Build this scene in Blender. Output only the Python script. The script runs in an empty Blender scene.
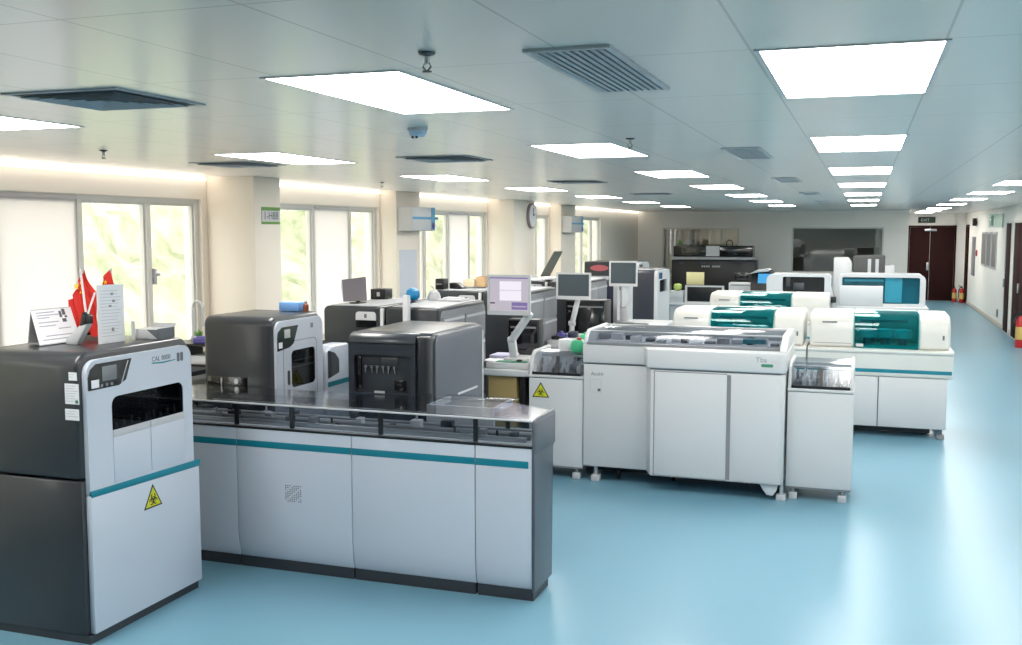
import bpy, bmesh, math, random
from mathutils import Vector, Matrix
random.seed(7)
SC = bpy.context.scene
COL = SC.collection
PI = math.pi


# ------------------------------------------------------------------ materials
def lin(c):
    return tuple(((v / 255) / 12.92 if v / 255 <= 0.04045 else ((v / 255 + 0.055) / 1.055) ** 2.4) for v in c)


def mat(name, rgb, rough=0.45, metal=0.0, spec=0.5, coat=0.0, emit=None, noise=0.0, nscale=8.0):
    m = bpy.data.materials.new(name)
    m.use_nodes = True
    nt = m.node_tree
    p = nt.nodes['Principled BSDF']
    c = lin(rgb)
    p.inputs['Base Color'].default_value = (*c, 1)
    p.inputs['Roughness'].default_value = rough
    p.inputs['Metallic'].default_value = metal
    p.inputs['Specular IOR Level'].default_value = spec
    p.inputs['Coat Weight'].default_value = coat
    p.inputs['Coat Roughness'].default_value = 0.08
    if emit:
        p.inputs['Emission Color'].default_value = (*c, 1)
        p.inputs['Emission Strength'].default_value = emit
    if noise:
        tc = nt.nodes.new('ShaderNodeTexCoord')
        n = nt.nodes.new('ShaderNodeTexNoise')
        n.inputs['Scale'].default_value = nscale
        n.inputs['Detail'].default_value = 4
        r = nt.nodes.new('ShaderNodeMapRange')
        r.inputs['To Min'].default_value = 1 - noise
        r.inputs['To Max'].default_value = 1 + noise
        mx = nt.nodes.new('ShaderNodeMix')
        mx.data_type = 'RGBA'
        mx.blend_type = 'MULTIPLY'
        mx.inputs['Factor'].default_value = 1
        mx.inputs['A'].default_value = (*c, 1)
        nt.links.new(tc.outputs['Object'], n.inputs['Vector'])
        nt.links.new(n.outputs['Fac'], r.inputs['Value'])
        nt.links.new(r.outputs['Result'], mx.inputs['B'])
        nt.links.new(mx.outputs['Result'], p.inputs['Base Color'])
    return m


def glass(name, tint, gloss=0.12, rough=0.02, gcol=(1, 1, 1)):
    m = bpy.data.materials.new(name)
    m.use_nodes = True
    nt = m.node_tree
    nt.nodes.clear()
    o = nt.nodes.new('ShaderNodeOutputMaterial')
    t = nt.nodes.new('ShaderNodeBsdfTransparent')
    t.inputs['Color'].default_value = (*tint, 1)
    g = nt.nodes.new('ShaderNodeBsdfGlossy')
    g.inputs['Color'].default_value = (*gcol, 1)
    g.inputs['Roughness'].default_value = rough
    f = nt.nodes.new('ShaderNodeLayerWeight')
    f.inputs['Blend'].default_value = 0.5
    pw = nt.nodes.new('ShaderNodeMath')
    pw.operation = 'POWER'
    pw.inputs[1].default_value = 4.5
    ad = nt.nodes.new('ShaderNodeMath')
    ad.operation = 'MULTIPLY_ADD'
    ad.use_clamp = True
    ad.inputs[1].default_value = 0.6
    ad.inputs[2].default_value = gloss
    nt.links.new(f.outputs['Facing'], pw.inputs[0])
    mx = nt.nodes.new('ShaderNodeMixShader')
    nt.links.new(pw.outputs[0], ad.inputs[0])
    nt.links.new(ad.outputs[0], mx.inputs[0])
    nt.links.new(t.outputs[0], mx.inputs[1])
    nt.links.new(g.outputs[0], mx.inputs[2])
    nt.links.new(mx.outputs[0], o.inputs['Surface'])
    return m


def emitter(name, col, strength):
    m = bpy.data.materials.new(name)
    m.use_nodes = True
    nt = m.node_tree
    nt.nodes.clear()
    o = nt.nodes.new('ShaderNodeOutputMaterial')
    e = nt.nodes.new('ShaderNodeEmission')
    e.inputs['Color'].default_value = (*col, 1)
    e.inputs['Strength'].default_value = strength
    nt.links.new(e.outputs[0], o.inputs['Surface'])
    return m


W = mat('white_casing', (202, 203, 205), 0.38, coat=0.15)
WP = mat('pearl_white_casing', (218, 216, 210), 0.35, coat=0.2)
CW = mat('cool_white_panel', (197, 203, 215), 0.32, coat=0.3)
DK = mat('charcoal_casing', (47, 50, 55), 0.36, coat=0.25, noise=0.04)
DK2 = mat('slate_casing', (76, 81, 90), 0.4, coat=0.2)
PL = mat('dark_plinth', (48, 52, 58), 0.5)
BK = mat('black_plastic', (20, 21, 24), 0.35)
BG = mat('black_gloss', (14, 15, 18), 0.12, coat=0.5)
TEAL = mat('teal_stripe', (12, 122, 140), 0.35)
GREY = mat('grey_plastic', (130, 132, 136), 0.45)
LG = mat('light_grey_plastic', (186, 188, 192), 0.42)
SEAM = mat('seam_grey', (96, 100, 106), 0.6)
MET = mat('brushed_metal', (190, 192, 195), 0.28, metal=0.9)
MET2 = mat('dark_metal', (90, 92, 96), 0.35, metal=0.8)
PAPER = mat('paper', (232, 232, 236), 0.8)
INK = mat('ink', (92, 94, 104), 0.8)
RED = mat('flag_red', (214, 40, 30), 0.7)
YEL = mat('sign_yellow', (205, 205, 40), 0.5)
GOLD = mat('star_yellow', (250, 210, 40), 0.6)
TAN = mat('tan_laminate', (170, 146, 96), 0.5, noise=0.06, nscale=14)
BROWN = mat('dark_brown_door', (50, 27, 26), 0.75, spec=0.12, noise=0.08, nscale=5)
BLUE = mat('cyan_blue_plastic', (28, 140, 200), 0.4)
RIBB = mat('sky_blue_ribbon', (84, 164, 206), 0.5)
LBLUE = mat('light_blue_card', (112, 160, 218), 0.6)
NAVY = mat('navy_panel', (46, 50, 72), 0.4)
GREEN = mat('green_plastic', (70, 190, 140), 0.45)
DGREEN = mat('green_pad', (60, 130, 100), 0.7)
LEAF = mat('leaf_green', (110, 160, 80), 0.6)
PURP = mat('purple_plastic', (90, 84, 160), 0.5)
REDP = mat('red_plastic', (196, 34, 38), 0.35, coat=0.3)
PINK = mat('red_pink_label', (196, 100, 108), 0.5)
YPAP = mat('yellow_paper', (214, 208, 160), 0.8)
CARD = mat('cardboard', (205, 170, 130), 0.8)
BBOTTLE = mat('brown_bottle', (120, 60, 40), 0.25)
SCRG = mat('grey_lcd', (120, 124, 128), 0.25)
SCRD = mat('dark_lcd', (74, 84, 90), 0.22)
BEIGE = mat('beige_wall_paint', (244, 235, 222), 0.62, noise=0.015, nscale=2)
GREYW = mat('warm_white_wall_paint', (247, 244, 238), 0.6, noise=0.015, nscale=2)
FRAME = mat('window_frame_white', (222, 220, 214), 0.4)
ALU = mat('window_frame_grey', (212, 211, 206), 0.4)
BASEB = mat('baseboard_beige', (214, 202, 186), 0.5)
PINKW = mat('pale_lamp_white', (255, 255, 255), 0.5)
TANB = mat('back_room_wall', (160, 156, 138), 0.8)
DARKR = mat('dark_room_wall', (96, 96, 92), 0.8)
VENT = mat('vent_blue_grey', (160, 168, 176), 0.45)
VENTD = mat('vent_dark', (74, 84, 92), 0.6)
SMOKE = glass('smoked_acrylic', (0.80, 0.82, 0.85), 0.03, 0.12)
CLEAR = glass('clear_acrylic', (0.95, 0.96, 0.97), 0.03)
PANE2 = glass('inner_window_glass', (0.9, 0.91, 0.92), 0.10)
PANE = glass('window_glass', (0.985, 0.99, 0.985), 0.01)
DARKGL = glass('tinted_dark_glass', (0.45, 0.47, 0.5), 0.03)
TEALGL = glass('teal_acrylic', (0.17, 0.68, 0.71), 0.03)
BLUEGL = glass('blue_acrylic', (0.5, 0.85, 0.92), 0.03)
LAMP = emitter('led_panel', (1.0, 0.965, 0.915), 16.5)
COVE = emitter('cove_led', (1.0, 0.88, 0.74), 2.8)
SCREEN = emitter('lit_screen', (0.80, 0.74, 0.84), 0.55)
SCRLIT = emitter('lit_screen_white', (0.95, 0.9, 1.0), 0.78)
SCRPUR = emitter('lit_screen_purple', (0.26, 0.2, 0.46), 0.7)
SCRBLUE = emitter('lit_screen_blue', (0.1, 0.45, 0.85), 0.8)
EXITG = emitter('exit_sign_dim_green', (0.10, 0.16, 0.12), 0.25)


def blind_mat():
    m = bpy.data.materials.new('blind_fabric')
    m.use_nodes = True
    nt = m.node_tree
    nt.nodes.clear()
    o = nt.nodes.new('ShaderNodeOutputMaterial')
    d = nt.nodes.new('ShaderNodeBsdfDiffuse')
    d.inputs['Color'].default_value = (0.93, 0.91, 0.92, 1)
    t = nt.nodes.new('ShaderNodeBsdfTranslucent')
    t.inputs['Color'].default_value = (0.98, 0.95, 0.96, 1)
    mx = nt.nodes.new('ShaderNodeMixShader')
    mx.inputs[0].default_value = 0.6
    nt.links.new(d.outputs[0], mx.inputs[1])
    nt.links.new(t.outputs[0], mx.inputs[2])
    nt.links.new(mx.outputs[0], o.inputs['Surface'])
    return m


BLIND = blind_mat()


def grid_mat(name, rgb, px, py, ox, oy, wid, dark, rough, metal, nz=0.0):
    """panels with thin seams on a px by py module (object coordinates)"""
    m = mat(name, rgb, rough, metal)
    nt = m.node_tree
    p = nt.nodes['Principled BSDF']
    tc = nt.nodes.new('ShaderNodeTexCoord')
    sp = nt.nodes.new('ShaderNodeSeparateXYZ')
    nt.links.new(tc.outputs['Object'], sp.inputs[0])

    def math_(op, a, b=None):
        n = nt.nodes.new('ShaderNodeMath')
        n.operation = op
        for i, v in enumerate((a, b)):
            if v is None:
                continue
            if isinstance(v, (int, float)):
                n.inputs[i].default_value = v
            else:
                nt.links.new(v, n.inputs[i])
        return n.outputs[0]

    def line(sock, pitch, off):
        u = math_('FRACT', math_('DIVIDE', math_('ADD', sock, off), pitch))
        return math_('LESS_THAN', math_('ABSOLUTE', math_('SUBTRACT', u, 0.5)), wid / pitch)
    l1 = line(sp.outputs[0], px, ox + px / 2)
    l2 = line(sp.outputs[1], py, oy + py / 2)
    mk = math_('MAXIMUM', l1, l2)
    mx = nt.nodes.new('ShaderNodeMix')
    mx.data_type = 'RGBA'
    mx.inputs['A'].default_value = (*lin(rgb), 1)
    mx.inputs['B'].default_value = (*[v * dark for v in lin(rgb)], 1)
    nt.links.new(mk, mx.inputs['Factor'])
    nt.links.new(mx.outputs['Result'], p.inputs['Base Color'])
    return m


CEIL = grid_mat('aluminium_ceiling_panels', (238, 235, 230), 0.545, 1.03, 0.345, -0.1, 0.004, 0.72, 0.24, 0.12)
FLOOR = mat('blue_epoxy_floor', (108, 152, 172), 0.3, noise=0.03, nscale=1.2)


# ------------------------------------------------------------------ mesh builder
class MB:
    def __init__(s):
        s.bm = bmesh.new()

    def _merge(s, b, bev=0.0, seg=2, ang=0.5, sel=None):
        bmesh.ops.recalc_face_normals(b, faces=b.faces[:])
        if bev > 0:
            es = [e for e in b.edges if len(e.link_faces) == 2 and e.calc_face_angle(0) > ang and (sel is None or sel(e))]
            if es:
                bmesh.ops.bevel(b, geom=es, offset=bev, segments=seg, profile=0.5, affect='EDGES', clamp_overlap=True)
        me = bpy.data.meshes.new('tmp')
        b.to_mesh(me)
        b.free()
        s.bm.from_mesh(me)
        bpy.data.meshes.remove(me)
        return s

    def box(s, x0, x1, y0, y1, z0, z1, bev=0.0, seg=2, sel=None):
        b = bmesh.new()
        r = bmesh.ops.create_cube(b, size=1)
        for v in r['verts']:
            v.co = Vector(((x0 + x1) / 2 + v.co.x * (x1 - x0), (y0 + y1) / 2 + v.co.y * (y1 - y0), (z0 + z1) / 2 + v.co.z * (z1 - z0)))
        return s._merge(b, bev, seg, sel=sel)

    @staticmethod
    def _p(axis, u, v, w):
        return {'x': (w, u, v), 'y': (u, w, v), 'z': (u, v, w)}[axis]

    def prism(s, pts, axis, a, c, bev=0.0, seg=2):
        b = bmesh.new()
        va = [b.verts.new(s._p(axis, u, v, a)) for u, v in pts]
        vc = [b.verts.new(s._p(axis, u, v, c)) for u, v in pts]
        n = len(pts)
        b.faces.new(va)
        b.faces.new(vc[::-1])
        for i in range(n):
            b.faces.new((va[i], vc[i], vc[(i + 1) % n], va[(i + 1) % n]))
        return s._merge(b, bev, seg, 0.9 if n > 10 else 0.5)

    def plate(s, outer, holes, axis, a, c):
        b = bmesh.new()
        for w in (a, c):
            es = []
            for lp in [outer] + holes:
                vs = [b.verts.new(s._p(axis, u, v, w)) for u, v in lp]
                es += [b.edges.new((vs[i], vs[(i + 1) % len(vs)])) for i in range(len(vs))]
            bmesh.ops.triangle_fill(b, use_beauty=True, use_dissolve=False, edges=es)
        for lp in [outer] + holes:
            n = len(lp)
            for i in range(n):
                (u0, v0), (u1, v1) = lp[i], lp[(i + 1) % n]
                b.faces.new([b.verts.new(s._p(axis, *q)) for q in ((u0, v0, a), (u1, v1, a), (u1, v1, c), (u0, v0, c))])
        bmesh.ops.remove_doubles(b, verts=b.verts[:], dist=1e-5)
        return s._merge(b)

    def cyl(s, p0, p1, r0, r1=None, n=16):
        p0, p1 = Vector(p0), Vector(p1)
        r1 = r0 if r1 is None else r1
        d = p1 - p0
        b = bmesh.new()
        bmesh.ops.create_cone(b, cap_ends=True, segments=n, radius1=r0, radius2=r1, depth=d.length)
        m = Matrix.Translation((p0 + p1) / 2) @ d.to_track_quat('Z', 'Y').to_matrix().to_4x4()
        bmesh.ops.transform(b, matrix=m, verts=b.verts[:])
        return s._merge(b)

    def tube(s, pts, r, n=8):
        pts = [Vector(p) for p in pts]
        b = bmesh.new()
        rings = []
        for i, p in enumerate(pts):
            t = (pts[min(i + 1, len(pts) - 1)] - pts[max(i - 1, 0)]).normalized()
            q = t.to_track_quat('Z', 'Y').to_matrix()
            rr = r[i] if isinstance(r, (list, tuple)) else r
            rings.append([b.verts.new(p + q @ Vector((rr * math.cos(2 * PI * k / n), rr * math.sin(2 * PI * k / n), 0))) for k in range(n)])
        for i in range(len(pts) - 1):
            for k in range(n):
                b.faces.new((rings[i][k], rings[i][(k + 1) % n], rings[i + 1][(k + 1) % n], rings[i + 1][k]))
        b.faces.new(rings[0][::-1])
        b.faces.new(rings[-1])
        return s._merge(b)

    def bar(s, p0, p1, w, h, bev=0.0):
        """rectangular bar between two points"""
        p0, p1 = Vector(p0), Vector(p1)
        d = p1 - p0
        b = bmesh.new()
        bmesh.ops.create_cube(b, size=1)
        for v in b.verts:
            v.co = Vector((v.co.x * w, v.co.y * h, v.co.z * d.length))
        bmesh.ops.transform(b, matrix=Matrix.Translation((p0 + p1) / 2) @ d.to_track_quat('Z', 'Y').to_matrix().to_4x4(), verts=b.verts[:])
        return s._merge(b, bev)

    def lathe(s, prof, c=(0, 0, 0), n=20):
        b = bmesh.new()
        rings = []
        for r, z in prof:
            if r < 1e-6:
                rings.append([b.verts.new((c[0], c[1], c[2] + z))])
            else:
                rings.append([b.verts.new((c[0] + r * math.cos(2 * PI * k / n), c[1] + r * math.sin(2 * PI * k / n), c[2] + z)) for k in range(n)])
        for i in range(len(rings) - 1):
            A, B = rings[i], rings[i + 1]
            for k in range(n):
                q = [A[k % len(A)], A[(k + 1) % len(A)], B[(k + 1) % len(B)], B[k % len(B)]]
                q = list(dict.fromkeys(q))
                if len(q) > 2:
                    b.faces.new(q)
        return s._merge(b)

    def ball(s, c, r, sz=(1, 1, 1), sub=3):
        b = bmesh.new()
        bmesh.ops.create_icosphere(b, subdivisions=sub, radius=r)
        for v in b.verts:
            v.co = Vector((c[0] + v.co.x * sz[0], c[1] + v.co.y * sz[1], c[2] + v.co.z * sz[2]))
        return s._merge(b)

    def slab(s, quad, th):
        """a thin sheet from four points, thickened along its normal"""
        q = [Vector(p) for p in quad]
        n = (q[1] - q[0]).cross(q[3] - q[0]).normalized() * th
        b = bmesh.new()
        A = [b.verts.new(p) for p in q]
        B = [b.verts.new(p - n) for p in q]
        b.faces.new(A)
        b.faces.new(B[::-1])
        k = len(q)
        for i in range(k):
            b.faces.new((A[i], B[i], B[(i + 1) % k], A[(i + 1) % k]))
        return s._merge(b)


def rr(u0, u1, v0, v1, r, n=5):
    """rounded rectangle; r = one radius or four (u0v0, u1v0, u1v1, u0v1)"""
    if not isinstance(r, (list, tuple)):
        r = (r,) * 4
    out = []
    for (cu, cv, su, sv, a0, q) in ((u0, v0, 1, 1, PI, r[0]), (u1, v0, -1, 1, 1.5 * PI, r[1]), (u1, v1, -1, -1, 0, r[2]), (u0, v1, 1, -1, 0.5 * PI, r[3])):
        if q <= 1e-6:
            out.append((cu, cv))
        else:
            for k in range(n + 1):
                a = a0 + k / n * PI / 2
                out.append((cu + su * q + q * math.cos(a), cv + sv * q + q * math.sin(a)))
    return out


def finish(name, mb, m):
    me = bpy.data.meshes.new(name)
    mb.bm.to_mesh(me)
    mb.bm.free()
    me.materials.append(m)
    me.shade_smooth()
    me.set_sharp_from_angle(angle=math.radians(32))
    return me


def tag(o, label, cat, group=None):
    o['label'] = label
    o['category'] = cat
    if group:
        o['group'] = group
    return o


def thing(name, label, cat, loc=(0, 0, 0), group=None):
    o = bpy.data.objects.new(name, None)
    o.empty_display_size = 0.1
    COL.objects.link(o)
    o.location = loc
    o['org'] = tuple(float(v) for v in loc)
    return tag(o, label, cat, group)


def org_of(p):
    while p.parent is not None:
        p = p.parent
    return Vector(p['org']) if 'org' in p else Vector((0, 0, 0))


def part(name, mb, m, parent, label=None):
    o = bpy.data.objects.new(name, finish(name, mb, m))
    COL.objects.link(o)
    o.data.transform(Matrix.Translation(-org_of(parent)))
    o.parent = parent
    if label:
        o['label'] = label
    return o


def solo(name, mb, m, label, cat, loc=(0, 0, 0), group=None):
    o = bpy.data.objects.new(name, finish(name, mb, m))
    o.data.transform(Matrix.Translation(-Vector(loc)))
    o.location = loc
    COL.objects.link(o)
    return tag(o, label, cat, group)


def struct(name, mb, m, parent=None):
    o = bpy.data.objects.new(name, finish(name, mb, m))
    COL.objects.link(o)
    if parent is not None:
        o.parent = parent
    else:
        o['kind'] = 'structure'
    return o


def text(name, body, size, loc, rot, m, parent, ext=0.0006):
    cu = bpy.data.curves.new(name, 'FONT')
    cu.body = body
    cu.size = size
    cu.extrude = ext
    tmp = bpy.data.objects.new(name, cu)
    COL.objects.link(tmp)
    bpy.context.view_layer.update()
    me = bpy.data.meshes.new_from_object(tmp)
    bpy.data.objects.remove(tmp)
    me.materials.clear()
    me.materials.append(m)
    o = bpy.data.objects.new(name, me)
    COL.objects.link(o)
    o.location = Vector(loc) - org_of(parent)
    o.rotation_euler = rot
    o.parent = parent
    return o


FRONT = (PI / 2, 0, 0)
SIDE = (PI / 2, 0, PI / 2)


def copy_tree(o, parent=None):
    c = o.copy()
    COL.objects.link(c)
    c.parent = parent
    for ch in list(o.children):
        copy_tree(ch, c)
    return c


def move_copy(src, d, label, group=None):
    c = copy_tree(src)
    c.location = src.location + Vector(d)
    c['label'] = label
    if group:
        c['group'] = group
    return c


def biohazard(parent, axis, plane, out, cu, cv, s):
    """yellow triangular sticker with a black border and a biohazard trefoil; out = +1/-1 along the axis"""
    def tri(k, r):
        P = [(cu + k * math.cos(a), cv - 0.16 * s + k * math.sin(a)) for a in (PI / 2, PI / 2 + 2 * PI / 3, PI / 2 + 4 * PI / 3)]
        return P
    st = part('warning_sticker', MB().prism(tri(0.62 * s, 0), axis, plane, plane + out * 0.001), BK, parent, 'yellow triangular biohazard warning sticker')
    part('sticker_face', MB().prism(tri(0.50 * s, 0), axis, plane + out * 0.001, plane + out * 0.002), YEL, st)
    mb = MB()
    c0v = cv - 0.16 * s
    R = 0.125 * s

    def arc(u, v, r0, r1, a0, a1, n=14):
        A = [(u + r1 * math.cos(a0 + (a1 - a0) * k / n), v + r1 * math.sin(a0 + (a1 - a0) * k / n)) for k in range(n + 1)]
        B = [(u + r0 * math.cos(a0 + (a1 - a0) * k / n), v + r0 * math.sin(a0 + (a1 - a0) * k / n)) for k in range(n, -1, -1)]
        mb.prism(A + B, axis, plane + out * 0.002, plane + out * 0.003)
    for k in range(3):
        a = PI / 2 + k * 2 * PI / 3
        arc(cu + R * 1.05 * math.cos(a), c0v + R * 1.05 * math.sin(a), R * 0.68, R * 1.05, a + 0.6, a + 2 * PI - 0.6)
    arc(cu, c0v, R * 0.75, R * 1.0, 0, 2 * PI - 0.01, 20)
    part('hazard_symbol', mb, BK, st)
    return st


# ------------------------------------------------------------------ the room
ZC = 2.84
struct('floor', MB().box(-6.6, 3.3, -3.2, 36.3, -0.2, 0), FLOOR)
struct('ceiling', MB().box(-6.19, 3.3, -3.2, 36.3, ZC, ZC + 0.06), CEIL)
struct('trim_1', MB().box(-6.62, -6.15, -3.2, 36.3, 3.04, 3.10), BEIGE)

BAYS = [(0.45, 4.35), (5.0, 8.84), (9.52, 12.84), (13.74, 17.16), (18.42, 20.95), (22.2, 25.45)]
ZS, ZH = 0.92, 2.61
holes = [[(a, ZS), (b, ZS), (b, ZH), (a, ZH)] for a, b in BAYS]
struct('wall_left', MB().plate([(-3.2, 0), (36.3, 0), (36.3, 3.04), (-3.2, 3.04)], holes, 'x', -6.62, -6.4), BEIGE)
WB = [(-5.66, -3.45, 1.0, 2.36), (-1.98, 0.47, 1.1, 2.38)]
struct('wall_back', MB().plate([(-6.62, 0), (1.1, 0), (1.1, 3.04), (-6.62, 3.04)], [[(a, c), (b, c), (b, d), (a, d)] for a, b, c, d in WB], 'y', 30, 30.15), GREYW)
struct('wall_corridor', MB().box(0.98, 1.1, 30.15, 36.3, 0, 3.04), GREYW)
struct('wall_end', MB().box(1.1, 3.3, 36, 36.3, 0, 3.04), GREYW)
struct('wall_right', MB().box(3.05, 3.3, -3.2, 36.0, 0, 3.04), GREYW)
struct('wall_rear', MB().box(-6.62, 3.3, -3.4, -3.2, 0, 3.04), GREYW)
struct('baseboard_right', MB().box(3.035, 3.05, -3.2, 36, 0, 0.11, 0.003), BASEB)
struct('baseboard_end', MB().box(1.1, 3.035, 35.985, 36, 0, 0.11, 0.003), BASEB)
# the two rooms seen dimly through the inner windows
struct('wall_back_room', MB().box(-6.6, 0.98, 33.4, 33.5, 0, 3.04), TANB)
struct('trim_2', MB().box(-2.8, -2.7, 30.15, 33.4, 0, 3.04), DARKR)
# columns between the window bays
PIL = [(4.4, 4.95, -5.84), (8.93, 9.42, -5.84), (12.9, 13.68, -6.15), (17.2, 18.36, -5.9), (21.0, 22.15, -6.15)]
for a, b, x in PIL:
    struct('pillar', MB().box(-6.4, x, a, b, 0, 3.04 if x < -6.19 else ZC, 0.004), BEIGE)
    if x > -6.19:
        struct('trim_3', MB().box(-6.4, -6.19, a, b, ZC, 3.04), BEIGE)


def window(n, a, b, mull, handle=None):
    """frame with mullions and one pane between each two"""
    edges = [a] + mull + [b]
    w = 0.03
    hs = []
    for i in range(len(edges) - 1):
        l = edges[i] + (0.06 if i == 0 else w)
        r = edges[i + 1] - (0.06 if i == len(edges) - 2 else w)
        hs.append((l, r))
    f = struct('window_%d' % n, MB().plate([(a, ZS), (b, ZS), (b, ZH), (a, ZH)], [[(l, ZS + 0.06), (r, ZS + 0.06), (r, ZH - 0.05), (l, ZH - 0.05)] for l, r in hs], 'x', -6.53, -6.44), FRAME)
    for i, (l, r) in enumerate(hs):
        struct('window_pane', MB().box(-6.49, -6.484, l, r, ZS + 0.06, ZH - 0.05), PANE, f)
        e = MB().plate([(l, ZS + 0.06), (r, ZS + 0.06), (r, ZH - 0.05), (l, ZH - 0.05)], [[(l + 0.022, ZS + 0.085), (r - 0.022, ZS + 0.085), (r - 0.022, ZH - 0.072), (l + 0.022, ZH - 0.072)]], 'x', -6.5, -6.46)
        struct('window_sash', e, ALU, f)
    if handle:
        struct('window_handle', MB().box(-6.45, -6.41, handle - 0.012, handle + 0.012, 1.78, 1.93, 0.004).box(-6.42, -6.40, handle - 0.01, handle + 0.05, 1.86, 1.89, 0.004), LG, f)
    return f


window(1, 0.45, 4.35, [1.7, 3.0])
window(2, 5.0, 8.84, [6.24, 7.17, 8.07], 8.12)
window(3, 9.52, 12.84, [10.3, 11.14, 12.09])
window(4, 13.74, 17.16, [14.52, 15.47, 16.39])
window(5, 18.42, 20.95, [19.3, 20.2])
window(6, 22.2, 25.45, [23.0, 23.8, 24.7])
solo('roller_blind', MB().box(-6.455, -6.45, 6.27, 7.14, 1.0, 2.585).cyl((-6.44, 6.27, 2.58), (-6.44, 7.14, 2.58), 0.018).box(-6.46, -6.444, 6.27, 7.14, 0.985, 1.005, 0.003), BLIND, 'bright white roller blind pulled down in the nearest window', 'blind', (-6.45, 6.7, 1.0), 'window blinds')
solo('roller_blind', MB().box(-6.455, -6.45, 11.17, 12.06, 1.0, 2.585).cyl((-6.44, 11.17, 2.58), (-6.44, 12.06, 2.58), 0.018).box(-6.46, -6.444, 11.17, 12.06, 0.985, 1.005, 0.003), BLIND, 'pinkish white blind in the window bay between the first two columns', 'blind', (-6.45, 11.6, 1.0), 'window blinds')
solo('roller_blind', MB().box(-6.455, -6.45, 15.5, 16.36, 1.0, 2.585).cyl((-6.44, 15.5, 2.58), (-6.44, 16.36, 2.58), 0.018).box(-6.46, -6.444, 15.5, 16.36, 0.985, 1.005, 0.003), BLIND, 'white blind in the window just past the air unit with the blue ribbon', 'blind', (-6.45, 15.9, 1.0), 'window blinds')

# inner windows of the back wall
for n, (a, b, c, d) in enumerate(WB):
    f = struct('window_%d' % (7 + n), MB().plate([(a, c), (b, c), (b, d), (a, d)], [[(a + 0.04, c + 0.04), (b - 0.04, c + 0.04), (b - 0.04, d - 0.04), (a + 0.04, d - 0.04)]], 'y', 30.02, 30.1), FRAME)
    struct('window_pane', MB().box(a + 0.04, b - 0.04, 30.05, 30.058, c + 0.04, d - 0.04), PANE2, f)
solo('roller_blind', MB().box(-4.34, -3.5, 30.2, 30.21, 1.05, 2.35).cyl((-4.34, 30.22, 2.33), (-3.5, 30.22, 2.33), 0.02), mat('khaki_blind', (196, 190, 160), 0.8), 'khaki blind behind the right half of the back window above the black equipment', 'blind', (-3.9, 30.2, 1.05), 'window blinds')
mb = MB()
pts = [(0.28, 2.36), (0.46, 2.36), (0.46, 1.15), (0.22, 1.15), (0.20, 1.5), (0.24, 1.62), (0.22, 1.78), (0.27, 1.9), (0.24, 2.1)]
mb.prism(pts, 'y', 30.2, 30.22)
solo('curtain', mb, mat('pale_curtain', (205, 203, 190), 0.8), 'pale curtain drawn to the right edge of the dark back window', 'curtain', (0.3, 30.2, 1.15))

# doors
def door(n, axis, u0, u1, z1, pl, out, split=None, handles=()):
    g = 0.045
    f = struct('door_%d' % n, MB().plate([(u0 - g, 0), (u1 + g, 0), (u1 + g, z1 + g), (u0 - g, z1 + g)], [[(u0, 0.001), (u1, 0.001), (u1, z1), (u0, z1)]], axis, pl, pl + out * 0.03), BROWN if n in (1, 4) else FRAME)
    ed = [u0] + ([split] if split else []) + [u1]
    for i in range(len(ed) - 1):
        a, b = ed[i] + 0.006, ed[i + 1] - 0.006
        m = MB()
        lo, hi = sorted((pl, pl + out * 0.02))
        if axis == 'y':
            m.box(a, b, lo, hi, 0.01, z1 - 0.006, 0.003)
        else:
            m.box(lo, hi, a, b, 0.01, z1 - 0.006, 0.003)
        struct('door_leaf', m, BROWN, f)
    for (u, z, du, dz) in handles:
        lo, hi = sorted((pl + out * 0.02, pl + out * 0.07))
        m = MB()
        if axis == 'y':
            m.box(u - du, u + du, lo, hi, z - dz, z + dz, 0.006)
        else:
            m.box(lo, hi, u - du, u + du, z - dz, z + dz, 0.006)
        struct('door_handle', m, MET, f)
    return f


door(1, 'y', 1.36, 2.72, 2.40, 36.0, -1, 1.98, [(1.93, 1.12, 0.035, 0.13), (1.99, 2.3, 0.18, 0.035)])
door(2, 'x', 24.85, 25.75, 2.46, 3.05, -1, None, [(25.65, 1.1, 0.02, 0.1)])
door(3, 'x', 22.4, 24.4, 2.46, 3.05, -1, 23.4, [(23.3, 1.1, 0.02, 0.1)])
door(4, 'x', 34.9, 35.7, 2.42, 3.05, -1)


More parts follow.
